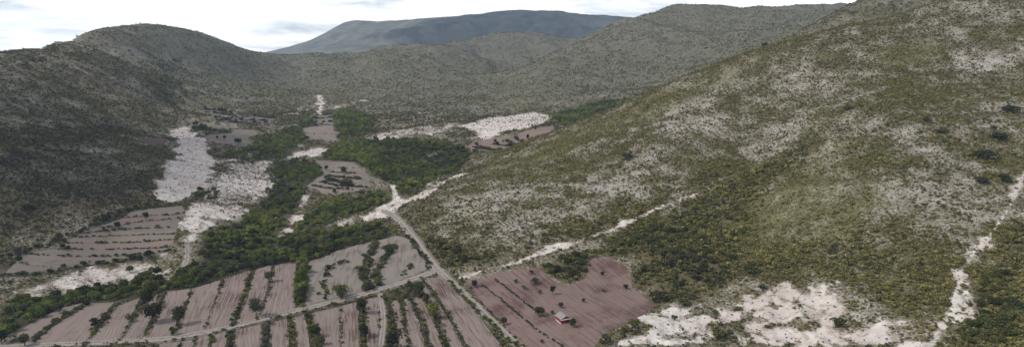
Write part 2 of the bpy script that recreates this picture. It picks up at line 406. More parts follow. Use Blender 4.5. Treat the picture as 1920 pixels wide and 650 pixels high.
GRASS = union(
    paint([(1640, 140), (1700, 90), (1740, 70), (1760, 95), (1730, 110), (1690, 120)], 6, 25), .7 * paint([(1790, 70), (1850, 55), (1860, 65), (1800, 80)], 5, 20),
    .8 * paint([(1340, 430), (1440, 350), (1540, 260), (1600, 300), (1640, 380), (1500, 450), (1420, 470)], 12, 50),
    .6 * paint([(880, 325), (1000, 272), (1150, 213), (1300, 148), (1460, 92), (1470, 110), (1300, 190), (1150, 255), (1000, 310), (900, 345)], 5, 30),
    .5 * paint([(330, 185), (420, 185), (400, 200), (340, 200)], 8, 20, 500), .6 * paint([(590, 165), (700, 160), (760, 170), (660, 192), (600, 195)], 15, 50, 600),
    .6 * paint([(905, 150), (1000, 130), (1080, 185), (950, 215), (900, 180)], 20, 60, 560), .5 * paint([(1230, 170), (1330, 130), (1400, 120), (1340, 160), (1260, 190)], 8, 30),
)
PALE = union(
    paint([(765, 395), (870, 345), (1000, 335), (1150, 335), (1270, 360), (1200, 395), (1050, 445), (930, 470), (840, 435)], 10, 40),
    paint([(1390, 130), (1500, 150), (1570, 240), (1480, 250), (1400, 190)], 8, 40), paint([(1780, 105), (1900, 105), (1905, 140), (1780, 135)], 5, 25),
    .8 * paint([(1450, 290), (1560, 250), (1900, 180), (1900, 260), (1700, 290), (1560, 330)], 10, 60), .7 * paint([(1230, 200), (1330, 180), (1380, 260), (1280, 280)], 8, 40),
    .5 * paint([(230, 100), (330, 90), (350, 150), (280, 160)], 10, 50, 500), .5 * paint([(1150, 110), (1240, 60), (1340, 80), (1300, 140), (1200, 170)], 25, 90, 600),
    .6 * paint([(540, 120), (600, 115), (610, 190), (570, 190)], 20, 60, 600), .3 * paint([(0, 400), (140, 400), (250, 380), (140, 440), (0, 470)], 5, 30),
    .6 * paint([(690, 215), (900, 190), (1000, 205), (860, 235), (700, 245)], 15, 60, 520),
)
VERGE = union(paint([(0, 648), (110, 572), (160, 562), (262, 552), (300, 540), (360, 535), (420, 518), (480, 498), (560, 486), (578, 490), (572, 578), (740, 532), (822, 505), (850, 515), (900, 560), (985, 654), (0, 654)], 1.5, 2),
              paint([(0, 515), (20, 486), (110, 458), (180, 422), (240, 392), (345, 381), (338, 415), (330, 455), (318, 472), (262, 484), (180, 496), (100, 510)], 1.5, 2),
              paint([(592, 301), (663, 305), (691, 329), (695, 351), (657, 364), (623, 369), (566, 355), (603, 328)], 2, 2, 300))
ISL = union(.75 * paint([(1315, 605), (1340, 596), (1390, 602), (1405, 622), (1375, 649), (1320, 649)], 1.5, 7), paint([(1550, 595), (1580, 580), (1640, 598), (1610, 615), (1560, 618)], 1.5, 7),
            paint([(1420, 600), (1500, 590), (1530, 605), (1480, 625), (1430, 620)], 2, 12), .4 * paint([(1660, 625), (1700, 600), (1750, 590), (1740, 620), (1690, 640)], 1.5, 7),
            .7 * paint([(1150, 620), (1195, 600), (1215, 610), (1180, 632), (1140, 645)], 1.2, 5), .6 * paint([(1250, 625), (1290, 610), (1310, 630), (1270, 645)], 1.5, 8),
            .6 * paint([(1290, 580), (1340, 575), (1330, 592), (1290, 596)], 1.5, 8), .4 * paint([(1590, 540), (1680, 600), (1640, 600), (1560, 560)], 2, 8))
BARE = BARE * (1 - .85 * ISL) * (1 - .5 * sstep(.54, .68, fbm(XG, YG, 4.5, 3, 99)) * (YG < 260))
RED = paint([(250, 262), (275, 257), (318, 262), (310, 271), (285, 274)], 3, 6, 400)
BARE = np.clip(BARE - .35 * sstep(.52, .70, fbm(XG, YG, 11, 4, 91)) * (BARE < .97) - .22 * sstep(.56, .72, fbm(XG, YG, 16, 3, 95)), 0, 1)
TRAIL = union(paint_line([(1925, 315), (1893, 385), (1884, 402), (1845, 455), (1800, 505), (1795, 545), (1785, 585), (1755, 625), (1725, 652)], 2.2, 1.2, 1.7), paint_line([(858, 522), (905, 508), (970, 489), (1050, 465), (1160, 425), (1230, 392), (1300, 366)], 2.7, 1.3, 2.2))
BARE = np.maximum(BARE, TRAIL * (.95 - .5 * sstep(.5, .7, fbm(XG, YG, 8, 3, 103))))
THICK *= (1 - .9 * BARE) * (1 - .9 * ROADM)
ZG = ZG + sstep(.3, .8, BARE) * (1 - ROADM) * ((_rill - .85) * 3.0)
FARK = sstep(650, 1100, YG)
SPUR = sstep(-1, 1, np.minimum(XG + 40, 560 - YG) / 30) * sstep(3, 12, ZG - .02 * (YG - 200))
patch = fbm(XG, YG, 24, 4, 51)
patch2 = fbm(XG, YG, 7, 3, 57)

# ---------------------------------------------------------------- field outlines (needed before the ground is meshed)
STRIPS = [  # (left edge, right edge), each from its upper to its lower end, in photo pixels
    ([(118, 576), (60, 606), (14, 629)], [(156, 567), (105, 600), (38, 643)]),
    ([(168, 568), (120, 600), (64, 641)], [(213, 566), (187, 600), (160, 640)]),
    ([(224, 572), (198, 605), (172, 639)], [(262, 558), (245, 590), (223, 637)]),
    ([(270, 578), (251, 605), (232, 636)], [(296, 548), (283, 595), (264, 634)]),
    ([(316, 546), (297, 595), (274, 633)], [(357, 541), (337, 585), (320, 629)]),
    ([(363, 540), (346, 590), (334, 627)], [(414, 524), (402, 560), (379, 619)]),
    ([(421, 522), (404, 570), (385, 618)], [(470, 506), (452, 560), (431, 610)]),
    ([(480, 503), (463, 555), (445, 607)], [(508, 497), (499, 545), (479, 599)]),
    ([(515, 496), (506, 545), (488, 597)], [(554, 492), (551, 540), (549, 583)]),
    ([(297, 645), (288, 668)], [(336, 640), (328, 668)]), ([(345, 639), (338, 668)], [(366, 635), (357, 668)]),
    ([(373, 632), (364, 668)], [(390, 629), (381, 668)]), ([(405, 626), (395, 668)], [(425, 621), (416, 668)]),
    ([(441, 619), (438, 668)], [(489, 607), (488, 668)]), ([(508, 604), (510, 668)], [(536, 597), (540, 668)]),
    ([(550, 594), (557, 668)], [(571, 589), (582, 668)]), ([(587, 586), (610, 668)], [(634, 575), (637, 668)]),
    ([(639, 573), (641, 668)], [(668, 566), (674, 668)]), ([(690, 560), (690, 668)], [(707, 557), (707, 668)]),
    ([(735, 565), (745, 605), (756, 668)], [(745, 562), (757, 605), (768, 668)]),
    ([(756, 561), (764, 605), (772, 668)], [(768, 560), (783, 605), (799, 668)]),
    ([(776, 557), (799, 605), (811, 668)], [(790, 556), (812, 605), (832, 668)]),
    ([(779, 528), (824, 588), (852, 668)], [(786, 523), (832, 585), (872, 662)]),
    ([(795, 520), (840, 585), (886, 668)], [(836, 520), (880, 575), (952, 668)]),
]
TERR_ROWS = [[(245, 396), (292, 390), (340, 385)], [(232, 408), (281, 404), (322, 403), (348, 398)], [(178, 427), (207, 425), (259, 416), (338, 409)],
             [(160, 436), (222, 431), (267, 428), (332, 426)], [(138, 445), (193, 443), (241, 441), (330, 438)], [(120, 455), (185, 455), (241, 455), (326, 449)],
             [(100, 466), (148, 467), (222, 467), (281, 465), (324, 463)], [(42, 476), (93, 478), (148, 481), (207, 480), (259, 478), (316, 470)],
             [(0, 520), (56, 515), (111, 506), (167, 496), (222, 490), (259, 483)]]
for a, b in zip(TERR_ROWS[:-1], TERR_ROWS[1:]):
    STRIPS.append((a, b))
POLYF = [  # (outline, furrow direction, furrow spacing, least distance, tone)
    ([(872, 527), (960, 506), (1008, 500), (1030, 522), (1062, 536), (1097, 521), (1105, 488), (1140, 480), (1175, 502), (1187, 540), (1232, 572), (1190, 600), (1140, 622), (1105, 655), (988, 655), (932, 602), (892, 555)], ((901, 532), (1010, 621)), 1.0, 60, 1),
    ([(577, 492), (640, 467), (700, 452), (740, 442), (770, 447), (792, 482), (808, 503), (740, 529), (660, 551), (573, 574)], ((700, 460), (690, 540)), 1.6, 60, 2),
    ([(592, 301), (663, 305), (691, 329), (695, 351), (657, 362), (623, 367), (568, 353), (603, 328)], ((600, 330), (680, 336)), 1.2, 300, 3),
    ([(562, 243), (580, 238), (622, 237), (629, 257), (635, 266), (580, 262)], ((570, 248), (625, 248)), 2.0, 500, 3),
    ([(382, 201), (408, 203), (439, 212), (444, 220), (483, 218), (518, 223), (500, 232), (457, 232), (422, 229), (402, 221), (382, 211)], ((390, 208), (500, 224)), 2.0, 500, 4),
    ([(371, 250), (391, 254), (422, 251), (456, 244), (478, 245), (484, 251), (463, 258), (470, 270), (459, 275), (422, 271), (398, 268)], ((380, 255), (470, 262)), 2.0, 450, 3),
    ([(376, 234), (419, 235), (454, 240), (433, 244), (404, 240)], ((380, 236), (440, 240)), 2.0, 500, 4),
    ([(869, 281), (884, 270), (898, 265), (920, 259), (968, 254), (984, 246), (1010, 239), (1034, 236), (1040, 240), (1030, 249), (1005, 256), (975, 266), (955, 276), (920, 291), (900, 299), (889, 291)], ((885, 275), (960, 272)), 2.0, 520, 5),
    ([(252, 262), (275, 258), (316, 262), (308, 270), (285, 273)], ((255, 262), (310, 266)), 2.0, 350, 6),
    ([(580, 232), (600, 215), (620, 212), (626, 234)], ((585, 230), (620, 228)), 2.0, 560, 4),
]
FIELDS, FIELDM = [], np.zeros_like(ZG)
def resamp(q, n):
    d = np.concatenate([[0], np.cumsum(np.hypot(*np.diff(q, axis=0).T))])
    t = np.linspace(0, d[-1], n)
    return np.stack([np.interp(t, d, q[:, 0]), np.interp(t, d, q[:, 1])], 1)
for L_, R_ in STRIPS:
    a, b = wpoly(L_, False, 8), wpoly(R_, False, 8)
    FIELDS.append(('strip', a, b))
    FIELDM = np.maximum(FIELDM, paint(np.concatenate([a, b[::-1]]), .8, 0, world=True))
for out, (d0, d1), spc, rm, tone in POLYF:
    w = wpoly(out, True, 8, rm)
    dd = hit([d0[0], d1[0]], [d0[1], d1[1]], rm)
    FIELDS.append(('poly', w, dd[1] - dd[0], spc, tone))
    FIELDM = np.maximum(FIELDM, paint(w, .8 if rm < 100 else 2.0, 0, world=True))
ZG0 = ZG.copy()
def ground(x, y):
    return sample(ZG0, x, y)
ZG = ZG0 - .16 * sstep(.5, 1, FIELDM) - .10 * sstep(.5, 1, ROADM)

# ---------------------------------------------------------------- ground material
def new_mat(name):
    m = bpy.data.materials.new(name)
    m.use_nodes = True
    t = m.node_tree
    b = t.nodes['Principled BSDF']
    b.inputs['Roughness'].default_value = .92
    b.inputs['Specular IOR Level'].default_value = .12
    return m, t, b
def attr(t, name, typ='GEOMETRY'):
    n = N(t, 'ShaderNodeAttribute')
    n.attribute_name = name
    n.attribute_type = typ
    return n
gm, t, b = new_mat('hillside_ground')
geo = N(t, 'ShaderNodeNewGeometry')
pos = geo.outputs['Position']
c1, c2 = attr(t, 'cover'), attr(t, 'cover_b')
s1, s2 = N(t, 'ShaderNodeSeparateColor'), N(t, 'ShaderNodeSeparateColor')
L(t, c1, 'Color', s1, 0)
L(t, c2, 'Color', s2, 0)
bare, grs, lit = s1.outputs
thk, far, roadv = s2.outputs
nA = noise(t, pos, .9, 5, .65)
nB = noise(t, pos, .16, 5, .6)
nC = noise(t, pos, .035, 4, .6)
nD = noise(t, pos, 3.1, 3, .6)
stone = mixc(t, ramp(t, nB, .35, .7), (.25, .222, .198), (.42, .385, .355))
litter = mixc(t, ramp(t, nA, .3, .75), (.060, .053, .026), (.135, .117, .062))
nE = noise(t, pos, 1.5, 3, .7)
f = mathn(t, 'ADD', mathn(t, 'MULTIPLY', nA, 1.3), mathn(t, 'MULTIPLY', nE, 1.3))
f = mathn(t, 'ADD', mathn(t, 'SUBTRACT', f, 1.92), lit)
col = mixc(t, mathn(t, 'MULTIPLY_ADD', f, 4.5, .0, clamp=True), stone, litter)
gcol = mixc(t, ramp(t, nB, .3, .7), (.085, .082, .034), (.15, .14, .062))
col = mixc(t, mathn(t, 'MULTIPLY', mathn(t, 'MULTIPLY', grs, 1.25), ramp(t, nA, .28, .55), clamp=True), col, gcol)
fcol = mixc(t, ramp(t, noise(t, pos, .28, 6, .72), .36, .64), (.062, .060, .036), (.205, .188, .145))
fcol = mixc(t, ramp(t, noise(t, pos, .075, 7, .75), .40, .62), mixc(t, .55, fcol, (.045, .047, .030)), mixc(t, .25, fcol, (.27, .25, .21)))
fcol = mixc(t, ramp(t, nC, .38, .66), fcol, mixc(t, .5, fcol, (.10, .105, .055)))
col = mixc(t, mathn(t, 'MULTIPLY', far, .92), col, fcol)
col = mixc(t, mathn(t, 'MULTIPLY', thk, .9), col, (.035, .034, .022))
white = mixc(t, ramp(t, nB, .3, .72), (.45, .40, .375), (.66, .625, .60))
white = mixc(t, mathn(t, 'MULTIPLY', ramp(t, nC, .42, .62), .38), white, (.36, .29, .265))
white = mixc(t, ramp(t, noise(t, pos, .33, 6, .7, .6), .52, .66), white, (.27, .215, .19))
bf = mathn(t, 'ADD', mathn(t, 'MULTIPLY_ADD', bare, 2.0, -1.35), mathn(t, 'ADD', mathn(t, 'MULTIPLY', nA, 1.9), mathn(t, 'MULTIPLY_ADD', nB, 1.1, -1.02)))
col = mixc(t, mathn(t, 'MULTIPLY', bf, 1.9, clamp=True), col, white)
dirt = mixc(t, ramp(t, nA, .3, .7), (.22, .19, .175), (.31, .275, .255))
col = mixc(t, mathn(t, 'MULTIPLY', roadv, .95), col, dirt)
t.links.new(dim(t, col), b.inputs['Base Color'])
bmp = N(t, 'ShaderNodeBump')
bmp.inputs['Strength'].default_value = .55
bmp.inputs['Distance'].default_value = .5
t.links.new(mathn(t, 'ADD', mathn(t, 'MULTIPLY', nA, .8), mathn(t, 'MULTIPLY', nB, 2.4)), bmp.inputs['Height'])
L(t, bmp, 0, b, 'Normal')

mm, t, b = new_mat('far_mountain_scrub')
geo = N(t, 'ShaderNodeNewGeometry')
mp_ = N(t, 'ShaderNodeMapping')
L(t, geo, 'Position', mp_, 0)
mc = mixc(t, ramp(t, noise(t, mp_.outputs[0], .012, 8, .68), .36, .66), (.055, .062, .046), (.15, .15, .115))
mc = mixc(t, ramp(t, noise(t, mp_.outputs[0], .02, 9, .75), .62, .72), mc, (.20, .18, .15))
t.links.new(mc, b.inputs['Base Color'])
# ---------------------------------------------------------------- ground meshes (one sheet, cut into ground, hills and mountain along shared edges)
LIT = np.clip(.83 + .20 * (patch - .5) * 2 + .40 * (patch2 - .5) + .06 * (1 - SPUR) - .14 * PALE + .25 * DSCRUB + .10 * DARKL - .08 * FARK, 0, 1)
cov1 = np.stack([BARE, np.clip(GRASS + .18 * SPUR * sstep(.45, .65, patch), 0, 1), LIT, np.ones_like(BARE)], -1).astype(np.float32)
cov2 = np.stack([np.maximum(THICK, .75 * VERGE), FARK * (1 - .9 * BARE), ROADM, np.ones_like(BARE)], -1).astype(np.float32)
P3 = np.stack([XG, YG, ZG], -1)
da, dr = np.gradient(P3, axis=0), np.gradient(P3, axis=1)
NRM = np.cross(dr, da)
NRM /= np.linalg.norm(NRM, axis=-1, keepdims=True)
NRM *= np.sign(NRM[..., 2:3])
iF, jF = np.meshgrid(np.arange(NA - 1), np.arange(NR - 1), indexing='ij')
xf, yf, hf = XG[:-1, :-1], YG[:-1, :-1], hillm[:-1, :-1]
cls = np.zeros(xf.shape, int)
cls[(hf > .35)] = 3
cls[(hf > .35) & (xf < -.33 * yf + 20) & (yf < 1900)] = 1
cls[(SPUR[:-1, :-1] > .5)] = 2
cls[yf > 2450] = 4
VID = np.arange(NA * NR).reshape(NA, NR)
for k, nm in enumerate(['ground', 'hill', 'hill', 'hill', 'mountain']):
    sel = cls == k
    i, j = iF[sel], jF[sel]
    quads = np.stack([VID[i, j], VID[i, j + 1], VID[i + 1, j + 1], VID[i + 1, j]], 1)
    used, inv = np.unique(quads, return_inverse=True)
    inv = inv.reshape(-1, 4)
    me = bpy.data.meshes.new(nm)
    me.vertices.add(len(used))
    me.vertices.foreach_set('co', P3.reshape(-1, 3)[used].astype(np.float32).ravel())
    me.loops.add(inv.size)
    me.loops.foreach_set('vertex_index', inv[:, ::-1].ravel().astype(np.int32))
    me.polygons.add(len(inv))
    me.polygons.foreach_set('loop_start', np.arange(0, inv.size, 4, dtype=np.int32))
    me.update(calc_edges=True)
    for an, arr in (('cover', cov1), ('cover_b', cov2)):
        ca = me.color_attributes.new(an, 'FLOAT_COLOR', 'POINT')
        ca.data.foreach_set('color', arr.reshape(-1, 4)[used].ravel())
    me.shade_smooth()
    me.normals_split_custom_set_from_vertices(NRM.reshape(-1, 3)[used])
    me.materials.append(mm if nm == 'mountain' else gm)
    o = bpy.data.objects.new(nm, me)
    o['kind'] = 'structure'
    COL.objects.link(o)

# ---------------------------------------------------------------- fields with real furrows
def soil_mat(name, light, dark, stripe, redness=.5):
    m, t, b = new_mat(name)
    uv = N(t, 'ShaderNodeUVMap')
    sp_ = N(t, 'ShaderNodeSeparateXYZ')
    L(t, uv, 0, sp_, 0)
    geo = N(t, 'ShaderNodeNewGeometry')
    pos = geo.outputs['Position']
    cb = N(t, 'ShaderNodeCombineXYZ')
    t.links.new(mathn(t, 'MULTIPLY', sp_.outputs[0], .07), cb.inputs[0])
    t.links.new(sp_.outputs[1], cb.inputs[1])
    oi = N(t, 'ShaderNodeObjectInfo')
    t.links.new(mathn(t, 'MULTIPLY', oi.outputs['Random'], 90.0), cb.inputs[2])
    streak = noise(t, cb.outputs[0], 1.15, 3, .6)
    big = noise(t, pos, .055, 4, .62, .4)
    fine = noise(t, pos, 2.2, 3, .6)
    # long dark lines along the furrows, moisture and painted shade, broken up by noise
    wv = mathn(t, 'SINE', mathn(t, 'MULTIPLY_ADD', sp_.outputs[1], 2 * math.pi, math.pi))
    moist_shade = mathn(t, 'ADD', mathn(t, 'MULTIPLY', wv, stripe), mathn(t, 'MULTIPLY_ADD', streak, 4.2, -2.35))
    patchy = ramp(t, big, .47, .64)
    moist_shade = mathn(t, 'ADD', moist_shade, mathn(t, 'MULTIPLY_ADD', patchy, redness * 1.7, -.12))
    moist_shade = mathn(t, 'ADD', moist_shade, mathn(t, 'MULTIPLY_ADD', fine, .7, -.35))
    c = mixc(t, mathn(t, 'MULTIPLY_ADD', moist_shade, .75, .22, clamp=True), light, dark)
    weeds = mathn(t, 'MULTIPLY', ramp(t, noise(t, pos, .09, 5, .7, .5), .60, .70), ramp(t, fine, .45, .6))
    c = mixc(t, mathn(t, 'MULTIPLY', weeds, .55), c, (.085, .085, .042))
    c = mixc(t, mathn(t, 'MULTIPLY', oi.outputs['Random'], .6), c, mixc(t, .5, c, (.20, .165, .145)))
    t.links.new(dim(t, c), b.inputs['Base Color'])
    bp = N(t, 'ShaderNodeBump')
    bp.inputs['Strength'].default_value = .5
    bp.inputs['Distance'].default_value = .12
    t.links.new(fine, bp.inputs['Height'])
    L(t, bp, 0, b, 'Normal')
    return m
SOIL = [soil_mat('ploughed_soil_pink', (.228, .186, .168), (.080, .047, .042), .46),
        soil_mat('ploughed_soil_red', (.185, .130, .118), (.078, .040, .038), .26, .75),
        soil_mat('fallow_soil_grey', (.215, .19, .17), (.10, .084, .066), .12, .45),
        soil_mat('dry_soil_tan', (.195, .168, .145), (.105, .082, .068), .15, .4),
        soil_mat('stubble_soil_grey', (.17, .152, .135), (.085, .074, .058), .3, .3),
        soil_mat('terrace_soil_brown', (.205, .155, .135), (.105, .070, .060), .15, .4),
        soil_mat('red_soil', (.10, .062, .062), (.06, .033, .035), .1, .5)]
def grid_mesh(name, X, Y, U, V, amp, mat, lift=.05):
    n, m = X.shape                                  # n rows across the furrows, m points along
    Z = ground(X, Y) + lift + amp * (np.cos(V * 2 * math.pi) * (.75 + .5 * fbm(X, Y, 3, 2, 71)))
    me = bpy.data.meshes.new(name)
    co = np.stack([X, Y, Z], -1).reshape(-1, 3)
    vid = np.arange(n * m).reshape(n, m)
    q = np.stack([vid[:-1, :-1], vid[1:, :-1], vid[1:, 1:], vid[:-1, 1:]], -1).reshape(-1, 4)
    # keep faces turned up
    a, b_, c = co[q[0, 0]], co[q[0, 1]], co[q[0, 2]]
    if np.cross(b_ - a, c - a)[2] < 0:
        q = q[:, ::-1]
    me.vertices.add(len(co))
    me.vertices.foreach_set('co', co.astype(np.float32).ravel())
    me.loops.add(q.size)
    me.loops.foreach_set('vertex_index', q.ravel().astype(np.int32))
    me.polygons.add(len(q))
    me.polygons.foreach_set('loop_start', np.arange(0, q.size, 4, dtype=np.int32))
    me.update(calc_edges=True)
    uvl = me.uv_layers.new(name='UVMap')
    uv = np.stack([U, V], -1).reshape(-1, 2)[q.ravel()]
    uvl.data.foreach_set('uv', uv.astype(np.float32).ravel())
    me.shade_smooth()
    me.materials.append(mat)
    o = bpy.data.objects.new(name, me)
    o['kind'] = 'structure'
    COL.objects.link(o)
    return o
for k, fd in enumerate(FIELDS):
    if fd[0] == 'strip':
        a, b_ = fd[1], fd[2]
        wid = np.hypot(*(a.mean(0) - b_.mean(0)))
        ln = np.hypot(*np.diff(a, axis=0).T).sum()
        spc = .95 if k < 24 else 1.1
        nf = max(2, round(wid / spc))
        m = int(np.clip(ln / 1.4, 8, 90))
        s = np.linspace(0, 1, nf * 4 + 1)[:, None]
        A, B = resamp(a, m), resamp(b_, m)
        ac = (B - A) / np.hypot(*(B - A).T)[:, None]
        if k < 24:
            A, B = A - ac * .45, B + ac * .45
        jit = (fbm(A[:, 0] * 0 + np.arange(m) * 1.4, np.zeros(m) + k * 13, 6, 2, 3) - .5) * 1.2 / max(wid, 4)
        ss = s + jit[None] * (s * (1 - s) * 4) + ((fbm(np.arange(m) * 1.4, np.zeros(m) + k * 7, 3, 2, 8) - .5)[None] * 1.0 / wid) * (2 * s - 1)
        X, Y = A[None, :, 0] * (1 - ss) + B[None, :, 0] * ss, A[None, :, 1] * (1 - ss) + B[None, :, 1] * ss
        # ragged headlands
        end = (fbm(s[:, 0] * wid, s[:, 0] * 0 + k, 2.0, 2, 6) - .5) * 1.6
        U = np.repeat((np.arange(m) * ln / m)[None], len(s), 0)
        V = np.repeat(s * nf, m, 1)
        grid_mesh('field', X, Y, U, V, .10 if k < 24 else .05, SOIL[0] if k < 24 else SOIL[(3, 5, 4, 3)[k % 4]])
    else:
        _, w, d, spc, tone = fd
        d = d / np.hypot(*d)
        nrm = np.array([-d[1], d[0]])
        pu, pv = w @ d, w @ nrm
        nrow = int((pv.max() - pv.min()) / spc * 4)
        rows = np.linspace(pv.min() + .05, pv.max() - .05, nrow)
        lo, hi = np.full(nrow, 1e9), np.full(nrow, -1e9)
        for i in range(len(w)):
            u0, v0, u1, v1 = pu[i], pv[i], pu[(i + 1) % len(w)], pv[(i + 1) % len(w)]
            cr = ((v0 > rows) != (v1 > rows))
            uu = u0 + (rows - v0) / (v1 - v0 + 1e-9) * (u1 - u0)
            lo, hi = np.where(cr, np.minimum(lo, uu), lo), np.where(cr, np.maximum(hi, uu), hi)
        wob = (fbm(rows, rows * 0 + k, 3, 2, 4) - .5) * 1.6
        lo, hi = lo + wob, hi + wob[::-1]
        hi = np.maximum(hi, lo + .1)
        m = int(np.clip((hi - lo).max() / 1.6, 8, 90))
        T = np.linspace(0, 1, m)[None]
        U = lo[:, None] * (1 - T) + hi[:, None] * T
        Vv = np.repeat(rows[:, None], m, 1) + (fbm(U, U * 0 + k, 18, 2, 14) - .5) * 1.5
        X, Y = U * d[0] + Vv * nrm[0], U * d[1] + Vv * nrm[1]
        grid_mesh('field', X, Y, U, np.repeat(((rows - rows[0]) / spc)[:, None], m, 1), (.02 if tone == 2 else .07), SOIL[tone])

# ---------------------------------------------------------------- dirt roads and paths
rm_, t, b = new_mat('dirt_road')
uv = N(t, 'ShaderNodeUVMap')
sx = N(t, 'ShaderNodeSeparateXYZ')
L(t, uv, 0, sx, 0)
geo = N(t, 'ShaderNodeNewGeometry')
nA = noise(t, geo.outputs['Position'], .8, 4, .6)
nB = noise(t, geo.outputs['Position'], .12, 3, .6)
rut = mathn(t, 'ABSOLUTE', mathn(t, 'SUBTRACT', mathn(t, 'ABSOLUTE', mathn(t, 'SUBTRACT', sx.outputs[1], .5)), .24))
rut = mathn(t, 'ADD', rut, mathn(t, 'MULTIPLY_ADD', nA, .25, -.125))
c = mixc(t, ramp(t, nB, .3, .7), (.26, .228, .212), (.32, .285, .27))
c = mixc(t, ramp(t, rut, .05, .2), c, mixc(t, ramp(t, nA, .35, .65), (.24, .21, .195), (.15, .135, .10)))
t.links.new(dim(t, c), b.inputs['Base Color'])
def road(name, px, width, rmin=60.0):
    q = wpoly(px, False, 10, rmin)
    for _ in range(2):
        q[1:-1] = (q[:-2] + 2 * q[1:-1] + q[2:]) / 4
    ln = np.hypot(*np.diff(q, axis=0).T).sum()
    m = max(12, int(ln / 1.2))
    q = resamp(q, m)
    tg = np.gradient(q, axis=0)
    tg /= np.hypot(*tg.T)[:, None]
    nr = np.stack([-tg[:, 1], tg[:, 0]], 1)
    s = np.linspace(-1, 1, 9)[:, None]
    dl = np.arange(m) * 1.2
    wl = width / 2 * (.78 + .5 * fbm(dl, dl * 0, 5, 3, len(px)))
    wr = width / 2 * (.78 + .5 * fbm(dl, dl * 0 + 40, 5, 3, len(px) + 3))
    off = np.where(s < 0, s * wl[None], s * wr[None])
    X, Y = q[None, :, 0] + off * nr[None, :, 0], q[None, :, 1] + off * nr[None, :, 1]
    o = grid_mesh(name, X, Y, np.repeat(dl[None], 9, 0), np.repeat((s + 1) / 2, m, 1), 0, rm_, .03)
    return o
road('dirt_road', [(-30, 652), (60, 646), (180, 641), (330, 632), (420, 614), (500, 595), (560, 580), (660, 557), (740, 533), (790, 517), (825, 505)], 4.2)
road('dirt_road', [(826, 512), (812, 496), (790, 468), (762, 428), (740, 404), (720, 394)], 3.6)
road('dirt_road', [(825, 508), (860, 540), (900, 580), (935, 613), (980, 655)], 3.2)
road('path', [(712, 550), (719, 585), (719, 610), (712, 660)], 2.0)
road('path', [(350, 460), (353, 486), (340, 503), (320, 522), (298, 540)], 2.8)
road('path', [(740, 452), (718, 490), (714, 520), (713, 546)], 1.0)

# ---------------------------------------------------------------- plants: shared meshes
def leaf_mesh(name, n, leaf, lobes, seed, flat=.8, core=.55, spread=.30, top=.62):
    rg = np.random.default_rng(seed)
    ctr = []
    for _ in range(lobes):
        a, r = rg.uniform(0, 6.28), rg.uniform(.05, spread)
        ctr.append((r * math.cos(a), r * math.sin(a), rg.uniform(.28, top) * flat, rg.uniform(.2, .33)))
    ctr = np.array(ctr)
    li = rg.integers(0, lobes, n)
    d = rg.normal(size=(n, 3))
    d /= np.linalg.norm(d, axis=1)[:, None]
    d[:, 2] = np.where(d[:, 2] < -.35, -d[:, 2], d[:, 2])
    rad = ctr[li, 3] * rg.uniform(core, 1.08, n)
    c = ctr[li, :3] + d * rad[:, None] * np.array([1, 1, flat])
    c[:, 2] = np.maximum(c[:, 2], .03)
    nv = d + rg.normal(size=(n, 3)) * .55
    nv /= np.linalg.norm(nv, axis=1)[:, None]
    t1 = np.cross(nv, rg.normal(size=(n, 3)))
    t1 /= np.linalg.norm(t1, axis=1)[:, None]
    t2 = np.cross(nv, t1)
    sz = leaf * rg.uniform(.55, 1.3, n)[:, None]
    a, b_ = t1 * sz, t2 * sz * rg.uniform(.5, .95, n)[:, None]
    v = np.stack([c - a, c - b_ * .9, c + a, c + b_], 1).reshape(-1, 3)
    me = bpy.data.meshes.new(name)
    me.from_pydata(v.tolist(), [], np.arange(n * 4).reshape(-1, 4).tolist())
    return me
def tuft_mesh(name, n, seed):
    rg = np.random.default_rng(seed)
    v, f_ = [], []
    for i in range(n):
        a, l, w = rg.uniform(0, 6.28), rg.uniform(.4, 1), rg.uniform(.05, .11)
        lean = rg.uniform(.15, .8)
        dx, dy = math.cos(a), math.sin(a)
        bx, by = dx * .12, dy * .12
        k = len(v)
        v += [(bx - dy * w, by + dx * w, 0), (bx + dy * w, by - dx * w, 0), (bx + dx * lean * l * .6, by + dy * lean * l * .6, l * (1 - lean * .5))]
        f_.append((k, k + 1, k + 2))
    me = bpy.data.meshes.new(name)
    me.from_pydata(v, [], f_)
    return me
def leaf_mat(name, stops, source):
    m = bpy.data.materials.new(name)
    m.use_nodes = True
    t = m.node_tree
    t.nodes.clear()
    out = N(t, 'ShaderNodeOutputMaterial')
    oi = N(t, 'ShaderNodeObjectInfo')
    r = N(t, 'ShaderNodeValToRGB')
    el = r.color_ramp.elements
    while len(el) < len(stops):
        el.new(.5)
    for e, (p, c) in zip(el, stops):
        e.position, e.color = p, (*c, 1)
    if source == 'tint':
        at = attr(t, 'tint', 'INSTANCER')
        L(t, at, 'Fac', r, 0)
    else:
        L(t, oi, 'Random', r, 0)
    geo = N(t, 'ShaderNodeNewGeometry')
    hsv = N(t, 'ShaderNodeHueSaturation')
    L(t, r, 0, hsv, 'Color')
    # leaf to leaf variation of the leaf colour
    v_ = mathn(t, 'ADD', mathn(t, 'MULTIPLY_ADD', geo.outputs['Random Per Island'], .62, .50), mathn(t, 'MULTIPLY_ADD', oi.outputs['Random'], .4, -.2))
    t.links.new(v_, hsv.inputs['Value'])
    d = N(t, 'ShaderNodeBsdfDiffuse')
    tr = N(t, 'ShaderNodeBsdfTranslucent')
    L(t, hsv, 0, d, 0)
    L(t, hsv, 0, tr, 0)
    mx = N(t, 'ShaderNodeMixShader')
    mx.inputs[0].default_value = .22
    L(t, d, 0, mx, 1)
    L(t, tr, 0, mx, 2)
    L(t, mx, 0, out, 0)
    return m
M_SCRUB = leaf_mat('scrub_leaves', [(0, (.070, .067, .050)), (.3, (.100, .100, .048)), (.65, (.185, .170, .062)), (1, (.29, .265, .10))], 'tint')
